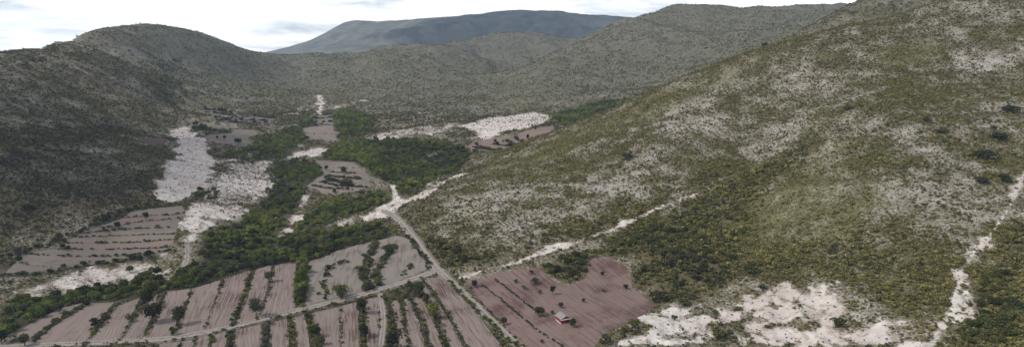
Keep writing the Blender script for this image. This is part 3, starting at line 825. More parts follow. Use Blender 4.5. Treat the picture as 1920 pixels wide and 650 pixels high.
M_THICK = leaf_mat('thicket_leaves', [(0, (.070, .085, .034)), (.5, (.125, .155, .042)), (1, (.21, .235, .062))], 'tint')
M_TREE = leaf_mat('dark_tree_leaves', [(0, (.045, .050, .030)), (.6, (.055, .064, .032)), (1, (.078, .086, .046))], 'rand')
M_GREEN = leaf_mat('green_tree_leaves', [(0, (.070, .092, .027)), (1, (.125, .150, .040))], 'rand')
M_GREY = leaf_mat('grey_tree_leaves', [(0, (.075, .082, .062)), (1, (.11, .115, .085))], 'rand')
M_YEL = leaf_mat('yellow_bush_leaves', [(0, (.085, .10, .028)), (1, (.13, .13, .05))], 'rand')
M_HEDGE = leaf_mat('hedge_leaves', [(0, (.055, .062, .034)), (.6, (.075, .085, .038)), (1, (.12, .12, .052))], 'rand')
M_GRASS = leaf_mat('grass_blades', [(0, (.12, .11, .05)), (.5, (.16, .15, .065)), (1, (.21, .19, .09))], 'tint')
bk, t, b = new_mat('tree_bark')
geo = N(t, 'ShaderNodeNewGeometry')
t.links.new(mixc(t, noise(t, geo.outputs['Position'], 6, 3), (.06, .05, .042), (.16, .14, .12)), b.inputs['Base Color'])

SRC = {}
def sources(key, meshes, mat):
    c = bpy.data.collections.new(key)
    for i, me in enumerate(meshes):
        me.materials.append(mat)
        c.objects.link(bpy.data.objects.new('%s_%02d' % (key, i), me))
    SRC[key] = c
    return c
sources('scrub_plant', [leaf_mesh('scrub_plant', 36, .17, 4, 100 + i, (.75, .6, .9, .7, .5)[i]) for i in range(5)], M_SCRUB)
sources('thicket_plant', [leaf_mesh('thicket_plant', 200, .095, 7, 200 + i, .95, .6) for i in range(5)], M_THICK)
sources('grass_plant', [tuft_mesh('grass_plant', 14, 300 + i) for i in range(4)], M_GRASS)

def scatter_group():
    g = bpy.data.node_groups.new('scatter', 'GeometryNodeTree')
    g.interface.new_socket('Geometry', in_out='INPUT', socket_type='NodeSocketGeometry')
    g.interface.new_socket('Plants', in_out='INPUT', socket_type='NodeSocketCollection')
    g.interface.new_socket('Geometry', in_out='OUTPUT', socket_type='NodeSocketGeometry')
    gi, go = N(g, 'NodeGroupInput'), N(g, 'NodeGroupOutput')
    ci = N(g, 'GeometryNodeCollectionInfo')
    ci.inputs['Separate Children'].default_value = True
    ci.inputs['Reset Children'].default_value = True
    L(g, gi, 'Plants', ci, 0)
    ip = N(g, 'GeometryNodeInstanceOnPoints')
    L(g, gi, 'Geometry', ip, 'Points')
    L(g, ci, 0, ip, 'Instance')
    ip.inputs['Pick Instance'].default_value = True
    for nm_, ty, sock in (('variant', 'INT', 'Instance Index'), ('scl', 'FLOAT_VECTOR', 'Scale')):
        na = N(g, 'GeometryNodeInputNamedAttribute', data_type=ty)
        na.inputs[0].default_value = nm_
        L(g, na, 'Attribute', ip, sock)
    na = N(g, 'GeometryNodeInputNamedAttribute', data_type='FLOAT')
    na.inputs[0].default_value = 'rot'
    cx_ = N(g, 'ShaderNodeCombineXYZ')
    L(g, na, 'Attribute', cx_, 2)
    L(g, cx_, 0, ip, 'Rotation')
    L(g, ip, 0, go, 0)
    return g
SG = scatter_group()
def stuff(name, label, cat, src, pts, wid, hgt, tint):
    n = len(pts)
    me = bpy.data.meshes.new(name)
    me.vertices.add(n)
    me.vertices.foreach_set('co', pts.astype(np.float32).ravel())
    a = me.attributes.new('scl', 'FLOAT_VECTOR', 'POINT')
    a.data.foreach_set('vector', np.stack([wid, wid, hgt], 1).astype(np.float32).ravel())
    a = me.attributes.new('rot', 'FLOAT', 'POINT')
    a.data.foreach_set('value', RNG.uniform(0, 6.28, n).astype(np.float32))
    a = me.attributes.new('tint', 'FLOAT', 'POINT')
    a.data.foreach_set('value', tint.astype(np.float32))
    a = me.attributes.new('variant', 'INT', 'POINT')
    a.data.foreach_set('value', RNG.integers(0, len(SRC[src].objects), n).astype(np.int32))
    o = bpy.data.objects.new(name, me)
    COL.objects.link(o)
    md = o.modifiers.new('scatter', 'NODES')
    md.node_group = SG
    md[[i.identifier for i in SG.interface.items_tree if i.name == 'Plants'][0]] = SRC[src]
    o['kind'], o['label'], o['category'] = 'stuff', label, cat
    return o
# visible ground only (with a margin, so that a step to the side still finds plants)
elev = (ZG0 - CAMZ + 2.0) / RR[None]
hor = np.maximum.accumulate(elev, 1)
VIS = (elev >= hor - .022) & (np.abs(AZ)[:, None] < math.radians(43)) & (RR[None] > 120)
dA = RR[None] * (AZ[1] - AZ[0]) * RR[None] * (LOG / (NR - 1)) * np.ones_like(XG)
def scatter(dens):
    ex = dens * dA * VIS
    cnt = RNG.poisson(ex[:-1, :-1])
    i, j = np.nonzero(cnt)
    rep = cnt[i, j]
    i, j = np.repeat(i, rep), np.repeat(j, rep)
    a = AZ[i] + RNG.uniform(0, 1, len(i)) * (AZ[1] - AZ[0])
    r = RR[j] * (R1 / R0) ** (RNG.uniform(0, 1, len(i)) / (NR - 1))
    x, y = np.sin(a) * r, np.cos(a) * r
    return np.stack([x, y, ground(x, y) - .03], 1)
FREE = (1 - sstep(.15, .5, FIELDM)) * (1 - sstep(.2, .6, ROADM))
clear = FREE * (1 - sstep(.12, .85, BARE)) * (1 - .9 * THICK)
base_d = (.75 + .75 * SPUR) * (.6 + .7 * sstep(.35, .65, patch))
base_d = base_d * (.45 + 1.0 * sstep(.3, .7, patch2)) * (1 - .30 * PALE)
base_d = base_d * (1 - .45 * sstep(0, 1, GRASS)) + .30 * DSCRUB + .55 * DARKL + .5 * ISL + .5 * VERGE
d_near = base_d * clear + .16 * FREE * sstep(.35, .8, BARE) * sstep(.48, .62, patch) * (.3 + sstep(.4, .7, patch2)) + (.14 + .5 * paint([(395, 330), (420, 305), (500, 300), (525, 335), (490, 388), (440, 410), (385, 385)], 4, 12)) * FREE * sstep(.35, .8, BARE)
nf_ = sstep(420, 900, YG)
dens = d_near * (1 - .80 * nf_) * (1 - .55 * sstep(900, 1700, YG)) * (YG < 2300)
P = scatter(dens)
at = lambda arr: sample(arr, P[:, 0], P[:, 1])
w = np.minimum(RNG.lognormal(-.30, .52, len(P)), 2.0) * (1.0 + .75 * at(DSCRUB) - .1 * at(DARKL)) * (1 + .8 * at(nf_)) * (1 - .35 * sstep(.4, .8, at(BARE)))
tint = np.clip(RNG.normal(.58, .22, len(P)) + .25 * at(GRASS) - .42 * at(DARKL) - .06 * at(DSCRUB) - .22 * (1 - at(SPUR)) * (1 - at(FARK)) + .3 * (at(patch) - .5), 0, 1)
print('scrub', len(P))
# the 300 largest-looking shrubs become things of their own, the rest one mass
size_in_view = w / np.hypot(P[:, 0], P[:, 1])
inview = np.abs(P[:, 0] / (P[:, 1] * cp - (P[:, 2] - CAMZ) * sp)) < .76
inview &= ((P[:, 2] - CAMZ) * cp + P[:, 1] * sp) / (P[:, 1] * cp - (P[:, 2] - CAMZ) * sp) > -.255
order = np.argsort(-np.where(inview & (P[:, 1] < 520), size_in_view, 0))
big = order[:260]
keep = np.ones(len(P), bool)
keep[big] = False
BIGSHRUB = [(P[i], w[i], tint[i]) for i in big]
stuff('scrub', 'low dry scrub scattered over the pale stony hillsides', 'scrub', 'scrub_plant', P[keep], w[keep] * 1.05, w[keep] * RNG.uniform(.6, 1.0, keep.sum()), tint[keep])
dens = (.16 * SPUR + 1.3 * GRASS * (YG < 560) + .08 * DSCRUB) * clear * (.3 + 1.2 * sstep(.35, .65, patch2)) * (YG < 560)
P = scatter(dens)
print('grass', len(P))
stuff('grass', 'yellowish dry grass between the shrubs on the right hillside', 'grass', 'grass_plant', P, RNG.uniform(.5, 1.1, len(P)), RNG.uniform(.35, .8, len(P)), RNG.uniform(0, 1, len(P)))
dens = THICK * FREE * .15 * (.35 + .85 * sstep(.36, .55, fbm(XG, YG, 12, 3, 77)))
P = scatter(dens)
print('thicket', len(P))
w = RNG.uniform(2.4, 4.4, len(P)) * (1 + .25 * sstep(500, 900, P[:, 1]))
brt = sstep(.35, .65, fbm(P[:, 0], P[:, 1], 22, 2, 81))
tint = np.clip(.15 + .5 * brt + RNG.normal(0, .2, len(P)), 0, 1)
THICK_NEAR = []
inview = np.abs(P[:, 0] / (P[:, 1] * cp - (P[:, 2] - CAMZ) * sp)) < .77
order = np.argsort(-np.where(inview, w / P[:, 1], 0))[:280]
keep = np.ones(len(P), bool)
keep[order] = False
THICK_NEAR = [(P[i], w[i], tint[i]) for i in order]
stuff('thicket', 'dense dark green thicket filling the ravine and valley floor', 'thicket', 'thicket_plant', P[keep], w[keep], w[keep] * RNG.uniform(.75, 1.05, keep.sum()), tint[keep])

# ---------------------------------------------------------------- things: helpers
def tag(o, label, cat, group=None):
    o['label'], o['category'] = label, cat
    if group:
        o['group'] = group
    return o
def empty(name, loc, rz=0.0, scl=(1, 1, 1)):
    o = bpy.data.objects.new(name, None)
    o.empty_display_size = .3
    COL.objects.link(o)
    o.location, o.rotation_euler, o.scale = loc, (0, 0, rz), scl
    return o
def child(name, me, par, loc=(0, 0, 0), rz=0.0, scl=(1, 1, 1)):
    o = bpy.data.objects.new(name, me)
    COL.objects.link(o)
    o.parent = par
    o.location, o.rotation_euler, o.scale = loc, (0, 0, rz), scl
    return o
def mcopy(me, mat):
    m = me.copy()
    m.materials.clear()
    m.materials.append(mat)
    return m
def tube(v, f_, p0, p1, r0, r1, n=6):
    p0, p1 = Vector(p0), Vector(p1)
    d = (p1 - p0).normalized()
    a = d.orthogonal().normalized()
    c = d.cross(a)
    k = len(v)
    for p, r in ((p0, r0), (p1, r1)):
        for i in range(n):
            q = p + (a * math.cos(6.2832 * i / n) + c * math.sin(6.2832 * i / n)) * r
            v.append(tuple(q))
    for i in range(n):
        f_.append((k + i, k + (i + 1) % n, k + n + (i + 1) % n, k + n + i))
def trunk_mesh(seed):
    rg = random.Random(seed)
    v, f_ = [], []
    top = (rg.uniform(-.04, .04), rg.uniform(-.04, .04), .34)
    tube(v, f_, (0, 0, -.06), (0, 0, .06), .055, .042)
    tube(v, f_, (0, 0, .06), top, .042, .03)
    for i in range(5):
        a = i * 1.256 + rg.uniform(-.4, .4)
        l = rg.uniform(.18, .30)
        tube(v, f_, (top[0], top[1], top[2] - .04), (top[0] + math.cos(a) * l, top[1] + math.sin(a) * l, top[2] + rg.uniform(.18, .34)), .022, .007, 5)
    me = bpy.data.meshes.new('trunk')
    me.from_pydata(v, [], f_)
    me.materials.append(bk)
    me.shade_smooth()
    return me
TRUNKS = [trunk_mesh(i) for i in range(4)]
def crown_mesh(seed, n=820, leaf=.066):
    me = leaf_mesh('crown', n, leaf, 10, seed, 1.0, .6, .20, .72)
    co = np.empty(len(me.vertices) * 3)
    me.vertices.foreach_get('co', co)
    co = co.reshape(-1, 3)
    co[:, 2] = .06 + co[:, 2] * .94
    me.vertices.foreach_set('co', co.ravel())
    return me
_cr = [crown_mesh(500 + i) for i in range(5)]
_bu = [leaf_mesh('foliage', 420, .075, 8, 600 + i, .9, .6) for i in range(5)]
MATS = {'dark': M_TREE, 'green': M_GREEN, 'grey': M_GREY, 'yellow': M_YEL, 'hedge': M_HEDGE}
CROWN = {k: [mcopy(m, mt) for m in _cr] for k, mt in MATS.items()}
BUSH = {k: [mcopy(m, mt) for m in _bu] for k, mt in MATS.items()}
v_, f_ = [], []
for i in range(6):
    a = i * 1.047
    tube(v_, f_, (0, 0, -.08), (.26 * math.cos(a), .26 * math.sin(a), .5), .03, .008, 5)
STEM = bpy.data.meshes.new('stem')
STEM.from_pydata(v_, [], f_)
STEM.materials.append(bk)
def pix(u, v, rmin=60.0):
    x, y = hit(u, v, rmin)[0]
    d = (y * cp - (float(ground(x, y)) - CAMZ) * sp)
    return x, y, float(ground(x, y)), d / F             # metres per photo pixel at that spot
def tree(u, v, wpx, hpx, style, label, cat='tree', rmin=60.0):
    x, y, z, mp = pix(u, v, rmin)
    w, h = wpx * mp, hpx * mp * 1.04
    nm = {'tree': 'tree', 'bush': 'bush'}[cat]
    r = empty(nm, (x, y, z), random.uniform(0, 6.28), (w * (1.0 if cat == 'tree' else .9),) * 2 + (h * 1.05,))
    if cat == 'tree':
        child('trunk', random.choice(TRUNKS), r)
        child('crown', random.choice(CROWN[style]), r)
    else:
        child('stem', STEM, r)
        child('foliage', random.choice(BUSH[style]), r)
    return tag(r, label, cat)
# (base pixel, width and height in photo pixels, foliage, label)
TREES = [
    (47, 648, 26, 24, 'dark', 'round dark tree beside the dirt road at the lower left corner'),
    (4, 644, 22, 26, 'dark', 'dark tree cut by the left edge of the picture at its bottom'),
    (112, 587, 20, 20, 'dark', 'small dark tree at the upper end of the leftmost pink field'),
    (290, 605, 38, 38, 'dark', 'broad dark tree, left of the two big round trees in the pink fields'),
    (335, 609, 27, 34, 'dark', 'tall rounded very dark tree, right of the two big trees in the pink fields'),
    (276, 576, 28, 32, 'dark', 'tall dark tree against the green belt above the pink fields'),
    (504, 528, 20, 20, 'dark', 'small round dark tree near the top of the pink field by the green belt'),
    (481, 594, 28, 34, 'grey', 'grey-green tree standing just above the dirt road between two pink fields'),
    (678, 588, 24, 30, 'dark', 'upper of the two round trees on the strip just left of the footpath'),
    (681, 632, 25, 26, 'dark', 'lower of the two round trees on the strip just left of the footpath'),
    (737, 656, 36, 34, 'dark', 'wide dark tree at the bottom edge just right of the footpath'),
    (786, 556, 26, 28, 'dark', 'uppermost dark tree of the slanting row below the road junction'),
    (799, 569, 18, 20, 'dark', 'middle dark tree of the slanting row below the road junction'),
    (812, 598, 26, 32, 'green', 'bright round green tree, lowest of the slanting row below the road junction'),
    (592, 632, 24, 24, 'dark', 'dark tree on the bushy strip below the dirt road'),
    (602, 646, 20, 18, 'dark', 'low dark tree beside its taller neighbour at the bottom edge'),
    (890, 538, 15, 14, 'dark', 'small tree at the upper left corner of the red field beside the track'),
    (945, 609, 15, 15, 'dark', 'round little tree beside the double track left of the red hut'),
    (1036, 552, 13, 17, 'dark', 'small upright dark tree standing alone in the red field behind the hut'),
    (1012, 592, 25, 19, 'dark', 'wide grey-green tree immediately left of the red hut'),
    (1074, 613, 15, 16, 'dark', 'dark tree immediately right of the red hut'),
    (33, 478, 21, 17, 'grey', 'pale bare-looking tree at the left end of the terraced fields'),
    (37, 493, 13, 14, 'dark', 'small dark tree below the pale tree at the left end of the terraces'),
    (118, 467, 13, 11, 'dark', 'dark tree on the left rim of the terraced fields'),
    (221, 427, 15, 12, 'dark', 'rounded dark tree in the middle of the upper left terraces'),
    (274, 412, 13, 14, 'dark', 'tree on a terrace row in the upper right of the left terraces'),
    (195, 435, 9, 9, 'dark', 'little tree left of the rounded one on the upper left terraces'),
    (645, 327, 13, 14, 'dark', 'larger tree in the middle of the central terraced field'),
    (612, 320, 9, 10, 'dark', 'little tree near the upper left corner of the central terraced field'),
    (627, 362, 10, 9, 'grey', 'pale little tree on the lowest step of the central terraced field'),
]
for u, v, w_, h_, st, lb in TREES:
    tree(u, v, w_, h_, st, lb)
for u, v, w_, h_, st, lb in [
    (385, 207, 7, 9, 'dark', 'leftmost tiny tree on the far upper left terraces'),
    (411, 212, 7, 11, 'dark', 'left of two close tiny trees on the far upper left terraces'),
    (416, 212, 7, 9, 'dark', 'right of two close tiny trees on the far upper left terraces'),
    (407, 261, 6, 7, 'dark', 'left tiny tree standing on the grey far left field'),
    (421, 263, 7, 10, 'dark', 'tiny round tree on a thin trunk in the grey far left field'),
    (447, 270, 17, 10, 'dark', 'spreading flat tree in the grey far left field'),
    (389, 257, 11, 9, 'grey', 'pale tree at the left rim of the grey far left field'),
    (929, 269, 8, 9, 'dark', 'dark tree at the upper rim of the curved brown far terraces'),
    (943, 268, 5, 6, 'dark', 'tiny tree next to the dark one on the curved brown far terraces'),
    (989, 262, 7, 11, 'dark', 'slender tree in the right half of the curved brown far terraces'),
    (956, 277, 14, 10, 'grey', 'spreading tree on the lower rim of the curved brown far terraces'),
    (1004, 244, 6, 6, 'dark', 'tiny tree near the top right of the curved brown far terraces')]:
    tree(u, v, w_, h_, st, lb, rmin=450)
BUSHES = [
    (179, 612, 25, 20, 'dark', 'dark bush on the grassy strip between the two leftmost pink fields'),
    (196, 599, 17, 17, 'yellow', 'yellow-green bush above a dark one on the strip at the left'),
    (243, 604, 19, 20, 'yellow', 'yellow-green bush on the line between pink fields left of the broad tree'),
    (325, 628, 16, 20, 'yellow', 'small yellowish bush below the tall rounded tree'),
    (576, 597, 12, 13, 'dark', 'small dark bush hugging the lower edge of the dirt road'),
    (640, 558, 40, 32, 'hedge', 'large dark green bush clump in the fallow grey field'),
    (738, 618, 15, 15, 'yellow', 'yellow-topped bush on the strip right of the footpath'),
    (768, 538, 13, 14, 'dark', 'small bush next to the dirt road below the fallow field'),
    (750, 567, 13, 13, 'grey', 'greyish bush at the head of a narrow pink field'),
    (1052, 576, 13, 13, 'dark', 'bush straight behind the red hut'),
    (1094, 566, 10, 10, 'dark', 'small bush in the open red field right of the hut'),
    (1012, 550, 9, 10, 'grey', 'pale little bush left of the upright tree in the red field'),
    (1004, 532, 21, 15, 'dark', 'dark double bush in the upper red field'),
    (997, 513, 11, 9, 'dark', 'bush at the top edge of the red field'),
    (967, 529, 10, 8, 'dark', 'tiny dark bush in the upper left of the red field'),
    (982, 542, 11, 10, 'grey', 'pale bush below the double bush in the red field'),
    (1129, 516, 10, 10, 'dark', 'small dark bush in the upper right of the red field'),
    (1173, 541, 11, 12, 'dark', 'dark bush near the right rim of the red field'),
    (1132, 546, 11, 6, 'grey', 'low pale bush in the right half of the red field'),
    (1016, 642, 10, 9, 'yellow', 'yellowish little bush in the lower red field'),
    (1035, 588, 10, 9, 'grey', 'small ragged bush touching the back left of the hut'),
    (1228, 567, 15, 12, 'dark', 'bush where the red field meets the white ground'),
    (1189, 614, 28, 20, 'yellow', 'spiky olive bush at the right end of the red field'),
    (1170, 622, 16, 12, 'yellow', 'smaller olive bush beside the spiky one at the field end'),
    (1136, 643, 26, 20, 'hedge', 'bush at the bottom edge between red field and white ground'),
    (1264, 599, 15, 11, 'green', 'round green bush alone on the white ground'),
    (1342, 589, 15, 10, 'green', 'second round green bush on the white ground, farther right'),
    (1283, 572, 26, 16, 'hedge', 'wide low bush on the upper rim of the white ground'),
    (1383, 580, 22, 8, 'hedge', 'flat bush on the white ground below the dark scrub'),
    (1345, 632, 34, 22, 'hedge', 'biggest bush on the white ground at the bottom edge'),
    (1570, 612, 34, 22, 'hedge', 'round bush on the white tongue at the lower right'),
    (1430, 545, 18, 14, 'dark', 'dark bush on the upper edge of the white ground'),
    (55, 394, 28, 14, 'dark', 'dark rounded bush alone on the dark left slope'),
    (1848, 299, 40, 23, 'dark', 'largest dark bush on the right hillside near the pale trail'),
    (1840, 344, 32, 16, 'dark', 'dark low bush just below the largest one on the right hillside'),
    (1884, 341, 26, 18, 'hedge', 'bush right beside the upper end of the pale trail'),
    (1872, 262, 36, 17, 'dark', 'dark bush above the largest one on the right hillside'),
    (1896, 212, 36, 18, 'dark', 'uppermost dark bush clump near the right edge'),
    (1862, 245, 15, 13, 'dark', 'small upright bush in the dark group near the right edge'),
    (1768, 249, 32, 10, 'hedge', 'flat brownish bush left of the dark group on the right hillside'),
    (1737, 228, 16, 11, 'dark', 'small dark bush on stony ground high on the right hillside'),
    (1176, 299, 27, 16, 'dark', 'dark bush standing alone near the crest of the spur'),
    (1433, 88, 16, 9, 'hedge', 'low bush on the skyline of the right spur'),
    (1590, 206, 20, 10, 'hedge', 'bush at the head of the green gully on the right hillside'),
]
for u, v, w_, h_, st, lb in BUSHES:
    tree(u, v, w_, h_, st, lb, 'bush')

# ---------------------------------------------------------------- hedgerows: one thing each, its bushes are parts
def hedgerow(px, size, gap, label, style='hedge', jit=.5, rmin=60.0, skip=.06, name='hedgerow'):
    q = wpoly(px, False, 8, rmin)
    ln = np.hypot(*np.diff(q, axis=0).T).sum()
    q = resamp(q, max(3, int(ln / gap)))
    x0, y0 = q[0]
    z0 = float(ground(x0, y0))
    r = empty(name, (x0, y0, z0))
    for x, y in q:
        if random.random() < skip:
            continue
        x, y = x + random.gauss(0, jit), y + random.gauss(0, jit)
        s = size * (.85 if rmin < 100 else 1) * random.lognormvariate(0, .32)
        st = style if random.random() < .75 else random.choice(['hedge', 'dark', 'grey', 'yellow'])
        child('bush', random.choice(BUSH[st]), r, (x - x0, y - y0, float(ground(x, y)) - z0 - .04), random.uniform(0, 6.28), (s * 1.1, s * 1.1, s * random.uniform(.6, 1.0)))
    return tag(r, label, name, 'hedgerows between the fields')
ORD = ['topmost', 'second', 'third', 'fourth', 'fifth', 'sixth', 'seventh', 'eighth', 'ninth']
for i, row in enumerate(TERR_ROWS[:8]):
    hedgerow(row, 1.35, 1.05, '%s hedge line from the top across the left terraced fields' % ORD[i], 'hedge', .25, 60, .22)
hedgerow(TERR_ROWS[8], 2.4, 1.6, 'tall dark hedge along the foot of the left terraced fields', 'dark', .7)
hedgerow([(26, 491), (56, 497), (96, 501)], .8, 1.3, 'thin dotted hedge at the left end of the terraced fields', 'hedge', .2)
hedgerow([(0, 486), (15, 478), (55, 468), (100, 455), (130, 443), (170, 424), (220, 399), (272, 386)], 2.6, 1.6, 'dark hedge between the dark left slope and the terraced fields', 'dark', 1.0)
hedgerow([(62, 640), (80, 622), (110, 602), (140, 585), (162, 571)], 1.9, 1.5, 'yellow-green hedge between the first two pink fields at the left', 'yellow', .4)
hedgerow([(163, 640), (178, 618), (190, 604), (205, 585), (218, 570)], 1.5, 1.7, 'bushy line between the second and third pink field from the left', 'yellow', .4, skip=.2)
hedgerow([(225, 637), (240, 610), (265, 572)], .7, 1.2, 'thin weedy line between pink fields left of the broad tree', 'hedge', .3, skip=.3)
hedgerow([(266, 634), (282, 610), (305, 560)], .8, 1.2, 'thin weedy line running below the broad dark tree', 'yellow', .3, skip=.3)
hedgerow([(322, 629), (340, 590), (360, 545)], .7, 1.2, 'thin weedy line running through the tall rounded tree', 'hedge', .3, skip=.3)
hedgerow([(381, 618), (403, 568), (418, 526)], .6, 1.0, 'thin grassy line between pink fields left of the dark hedge', 'yellow', .25, skip=.25)
hedgerow([(436, 610), (446, 580), (458, 550), (474, 505)], 1.5, 1.1, 'continuous dark hedge between two pink fields above the road', 'hedge', .35, skip=0)
hedgerow([(482, 598), (502, 550), (512, 500)], .8, 1.1, 'weedy line below the grey-green tree between pink fields', 'grey', .3, skip=.2)
hedgerow([(559, 576), (563, 545), (567, 515), (572, 492)], 2.4, 1.3, 'wide hedge between pink field and grey fallow field', 'green', .9, skip=0)
hedgerow([(689, 544), (681, 520), (690, 490), (703, 455)], 3.0, .9, 'left wide curved hedge across the grey fallow field', 'hedge', .8, skip=0)
hedgerow([(713, 535), (705, 512), (722, 485), (743, 462)], 2.6, .9, 'right curved hedge across the grey fallow field', 'hedge', .7, skip=.05)
hedgerow([(755, 520), (762, 505), (775, 488)], 1.7, 1.4, 'short bushy patch near the right corner of the fallow field', 'yellow', .8, skip=.15)
hedgerow([(605, 560), (605, 530), (620, 500), (650, 490)], 1.9, 1.1, 'straggling weedy line in the left half of the fallow field', 'hedge', 1.0, skip=.3)
hedgerow([(432, 623), (427, 650), (424, 664)], 1.7, 1.0, 'dark hedge directly below the road, left of a wide pink field', 'hedge', .4, skip=0)
hedgerow([(398, 628), (391, 648), (386, 664)], 1.5, 1.0, 'green hedge below the road between two narrow pink fields', 'green', .4, skip=0)
hedgerow([(368, 633), (362, 650), (359, 664)], 1.1, 1.0, 'narrow hedge below the road at the left', 'green', .3, skip=0)
hedgerow([(340, 639), (332, 656)], 1.2, 1.1, 'short hedge stub at the bottom left below the road', 'dark', .3, skip=0)
hedgerow([(497, 608), (498, 630), (498, 664)], 1.9, .9, 'greyish hedge below the road, right of the wide pink field', 'grey', .5, skip=0)
hedgerow([(542, 597), (547, 630), (550, 664)], 1.4, .9, 'straight green hedge below the road between pink fields', 'hedge', .35, skip=0)
hedgerow([(578, 596), (585, 620), (600, 664)], 1.4, 1.2, 'bushy strip below the road around a dark tree', 'green', .5, skip=.05)
hedgerow([(636, 574), (637, 610), (638, 664)], .5, .9, 'very thin grassy line between two pale pink fields', 'grey', .12, skip=.3)
hedgerow([(677, 568), (679, 600), (684, 664)], 1.5, 1.1, 'bushy strip with two round trees left of the footpath', 'hedge', .5, skip=.05)
hedgerow([(720, 552), (729, 572), (734, 600), (738, 628)], 1.3, 1.1, 'hedge just right of the footpath', 'grey', .45, skip=.05)
hedgerow([(742, 545), (751, 564), (757, 600), (766, 648), (769, 664)], 1.2, 1.0, 'second hedge to the right of the footpath', 'green', .35, skip=.05)
hedgerow([(771, 561), (780, 582), (792, 605), (800, 632), (808, 660)], 1.4, .9, 'third hedge to the right of the footpath, greyish', 'grey', .35, skip=0)
hedgerow([(768, 533), (785, 548), (800, 566), (812, 590), (820, 612), (832, 650)], 1.2, 1.3, 'hedge under the slanting row of trees below the road junction', 'hedge', .45, skip=.1)
hedgerow([(788, 520), (813, 546), (832, 580), (855, 615), (876, 650)], .75, .7, 'long thin curved hedge between the two fields right of the slanting trees', 'grey', .15, skip=.1)
hedgerow([(841, 527), (865, 553), (890, 578), (920, 605), (968, 652)], 1.4, .9, 'green hedge along the left side of the double track', 'green', .35, skip=.05)
hedgerow([(862, 530), (885, 553), (915, 582), (950, 616), (985, 652)], .8, .9, 'low hedge along the right side of the double track', 'hedge', .25, skip=.15)
hedgerow([(808, 502), (792, 480), (775, 455), (765, 443)], 2.0, 1.2, 'dark hedge on the left side of the road above the junction', 'dark', .6, skip=0)
CT = [[(626, 315), (663, 315)], [(621, 323), (666, 325)], [(617, 331), (645, 333), (678, 337)], [(612, 338), (632, 341), (658, 349)], [(600, 341), (632, 349), (688, 351)], [(586, 348), (623, 354), (660, 355)]]
for i, row in enumerate(CT):
    hedgerow(row, (1.3, 1.4, 2.2, 3.0, 1.7, 1.7)[i], 1.2, '%s hedge line from the top on the central terraced field' % ORD[i], 'hedge', .4, 300, .1)
FT = [[(384, 206), (410, 207), (436, 213)], [(388, 212), (415, 214), (442, 219)], [(402, 220), (430, 222), (480, 219), (516, 223)], [(415, 226), (455, 226), (505, 227)], [(430, 230), (460, 231), (498, 231)]]
for i, row in enumerate(FT):
    hedgerow(row, 3.0, 1.7, '%s hedge line from the top on the far upper left terraces' % ORD[i], 'dark', .6, 500, .1)
hedgerow([(362, 238), (380, 243), (398, 247), (424, 248)], 4.0, 2.2, 'thick green hedge left of the grey far fields', 'green', 2.0, 450, 0)
hedgerow([(425, 245), (450, 241)], 1.8, 2.0, 'short hedge on the step between the two grey far left fields', 'dark', .4, 450, .05)
RT = [[(890, 268), (900, 275), (922, 281), (940, 283)], [(886, 276), (914, 281), (934, 285)], [(926, 271), (952, 274)], [(952, 266), (968, 272)], [(966, 260), (980, 266)], [(886, 287), (900, 290), (912, 294)]]
for i, row in enumerate(RT):
    hedgerow(row, 2.2, 1.4, '%s hedge line from the upper left on the curved brown far terraces' % ORD[i], 'hedge', .35, 515, .1)
for i, row in enumerate([[(592, 218), (620, 215)], [(588, 224), (622, 221)], [(584, 230), (624, 229)]]):
    hedgerow(row, 2.6, 1.8, '%s hedge line on the tiny striped plot above the tan far field' % ORD[i], 'dark', .5, 560, .1)
hedgerow([(568, 250), (600, 251), (628, 251)], 1.0, 2.4, 'faint hedge line across the tan far field', 'hedge', .4, 500, .3)

# ---------------------------------------------------------------- agave rows in the red field
v_, f_ = [], []
rg = random.Random(4)
for i in range(16):
    a, up_ = i * 2.4, .25 + .75 * (i / 15)
    dx, dy = math.cos(a), math.sin(a)
    k = len(v_)
    l, w_ = .55, .07
    hz = l * math.sqrt(max(0, 1 - up_ * up_ * .8))
    for s_, ww, zz_ in ((.08, w_, 0), (.55, w_ * 1.15, .55), (1, .01, 1)):
        for sg in (-1, 1):
            v_.append((dx * hz * s_ - dy * ww * sg, dy * hz * s_ + dx * ww * sg, l * up_ * zz_ + .02))
    f_ += [(k, k + 1, k + 3, k + 2), (k + 2, k + 3, k + 5, k + 4)]
AG = bpy.data.meshes.new('agave')
AG.from_pydata(v_, [], f_)
AG.materials.append(leaf_mat('agave_leaves', [(0, (.05, .062, .045)), (1, (.085, .10, .075))], 'rand'))
for px, n, lb, gp in (([(928, 523), (958, 546), (985, 568), (1001, 580)], 34, 'small agave in the upper dotted row above the hut in the red field', 'upper agave row of the red field'),
                      ([(901, 532), (940, 562), (980, 596), (1010, 621), (1053, 648)], 52, 'small agave in the lower dotted row below the hut in the red field', 'lower agave row of the red field')):
    q = resamp(wpoly(px, False, 8), n)
    for x, y in q:
        if random.random() < .12:
            continue
        x, y = x + random.gauss(0, .15), y + random.gauss(0, .15)
        s = random.uniform(.8, 1.5)
        o = bpy.data.objects.new('agave', AG)
        COL.objects.link(o)
        o.location, o.rotation_euler, o.scale = (x, y, float(ground(x, y)) + .05), (0, 0, random.uniform(0, 6)), (s, s, s)
        tag(o, lb, 'agave', gp)

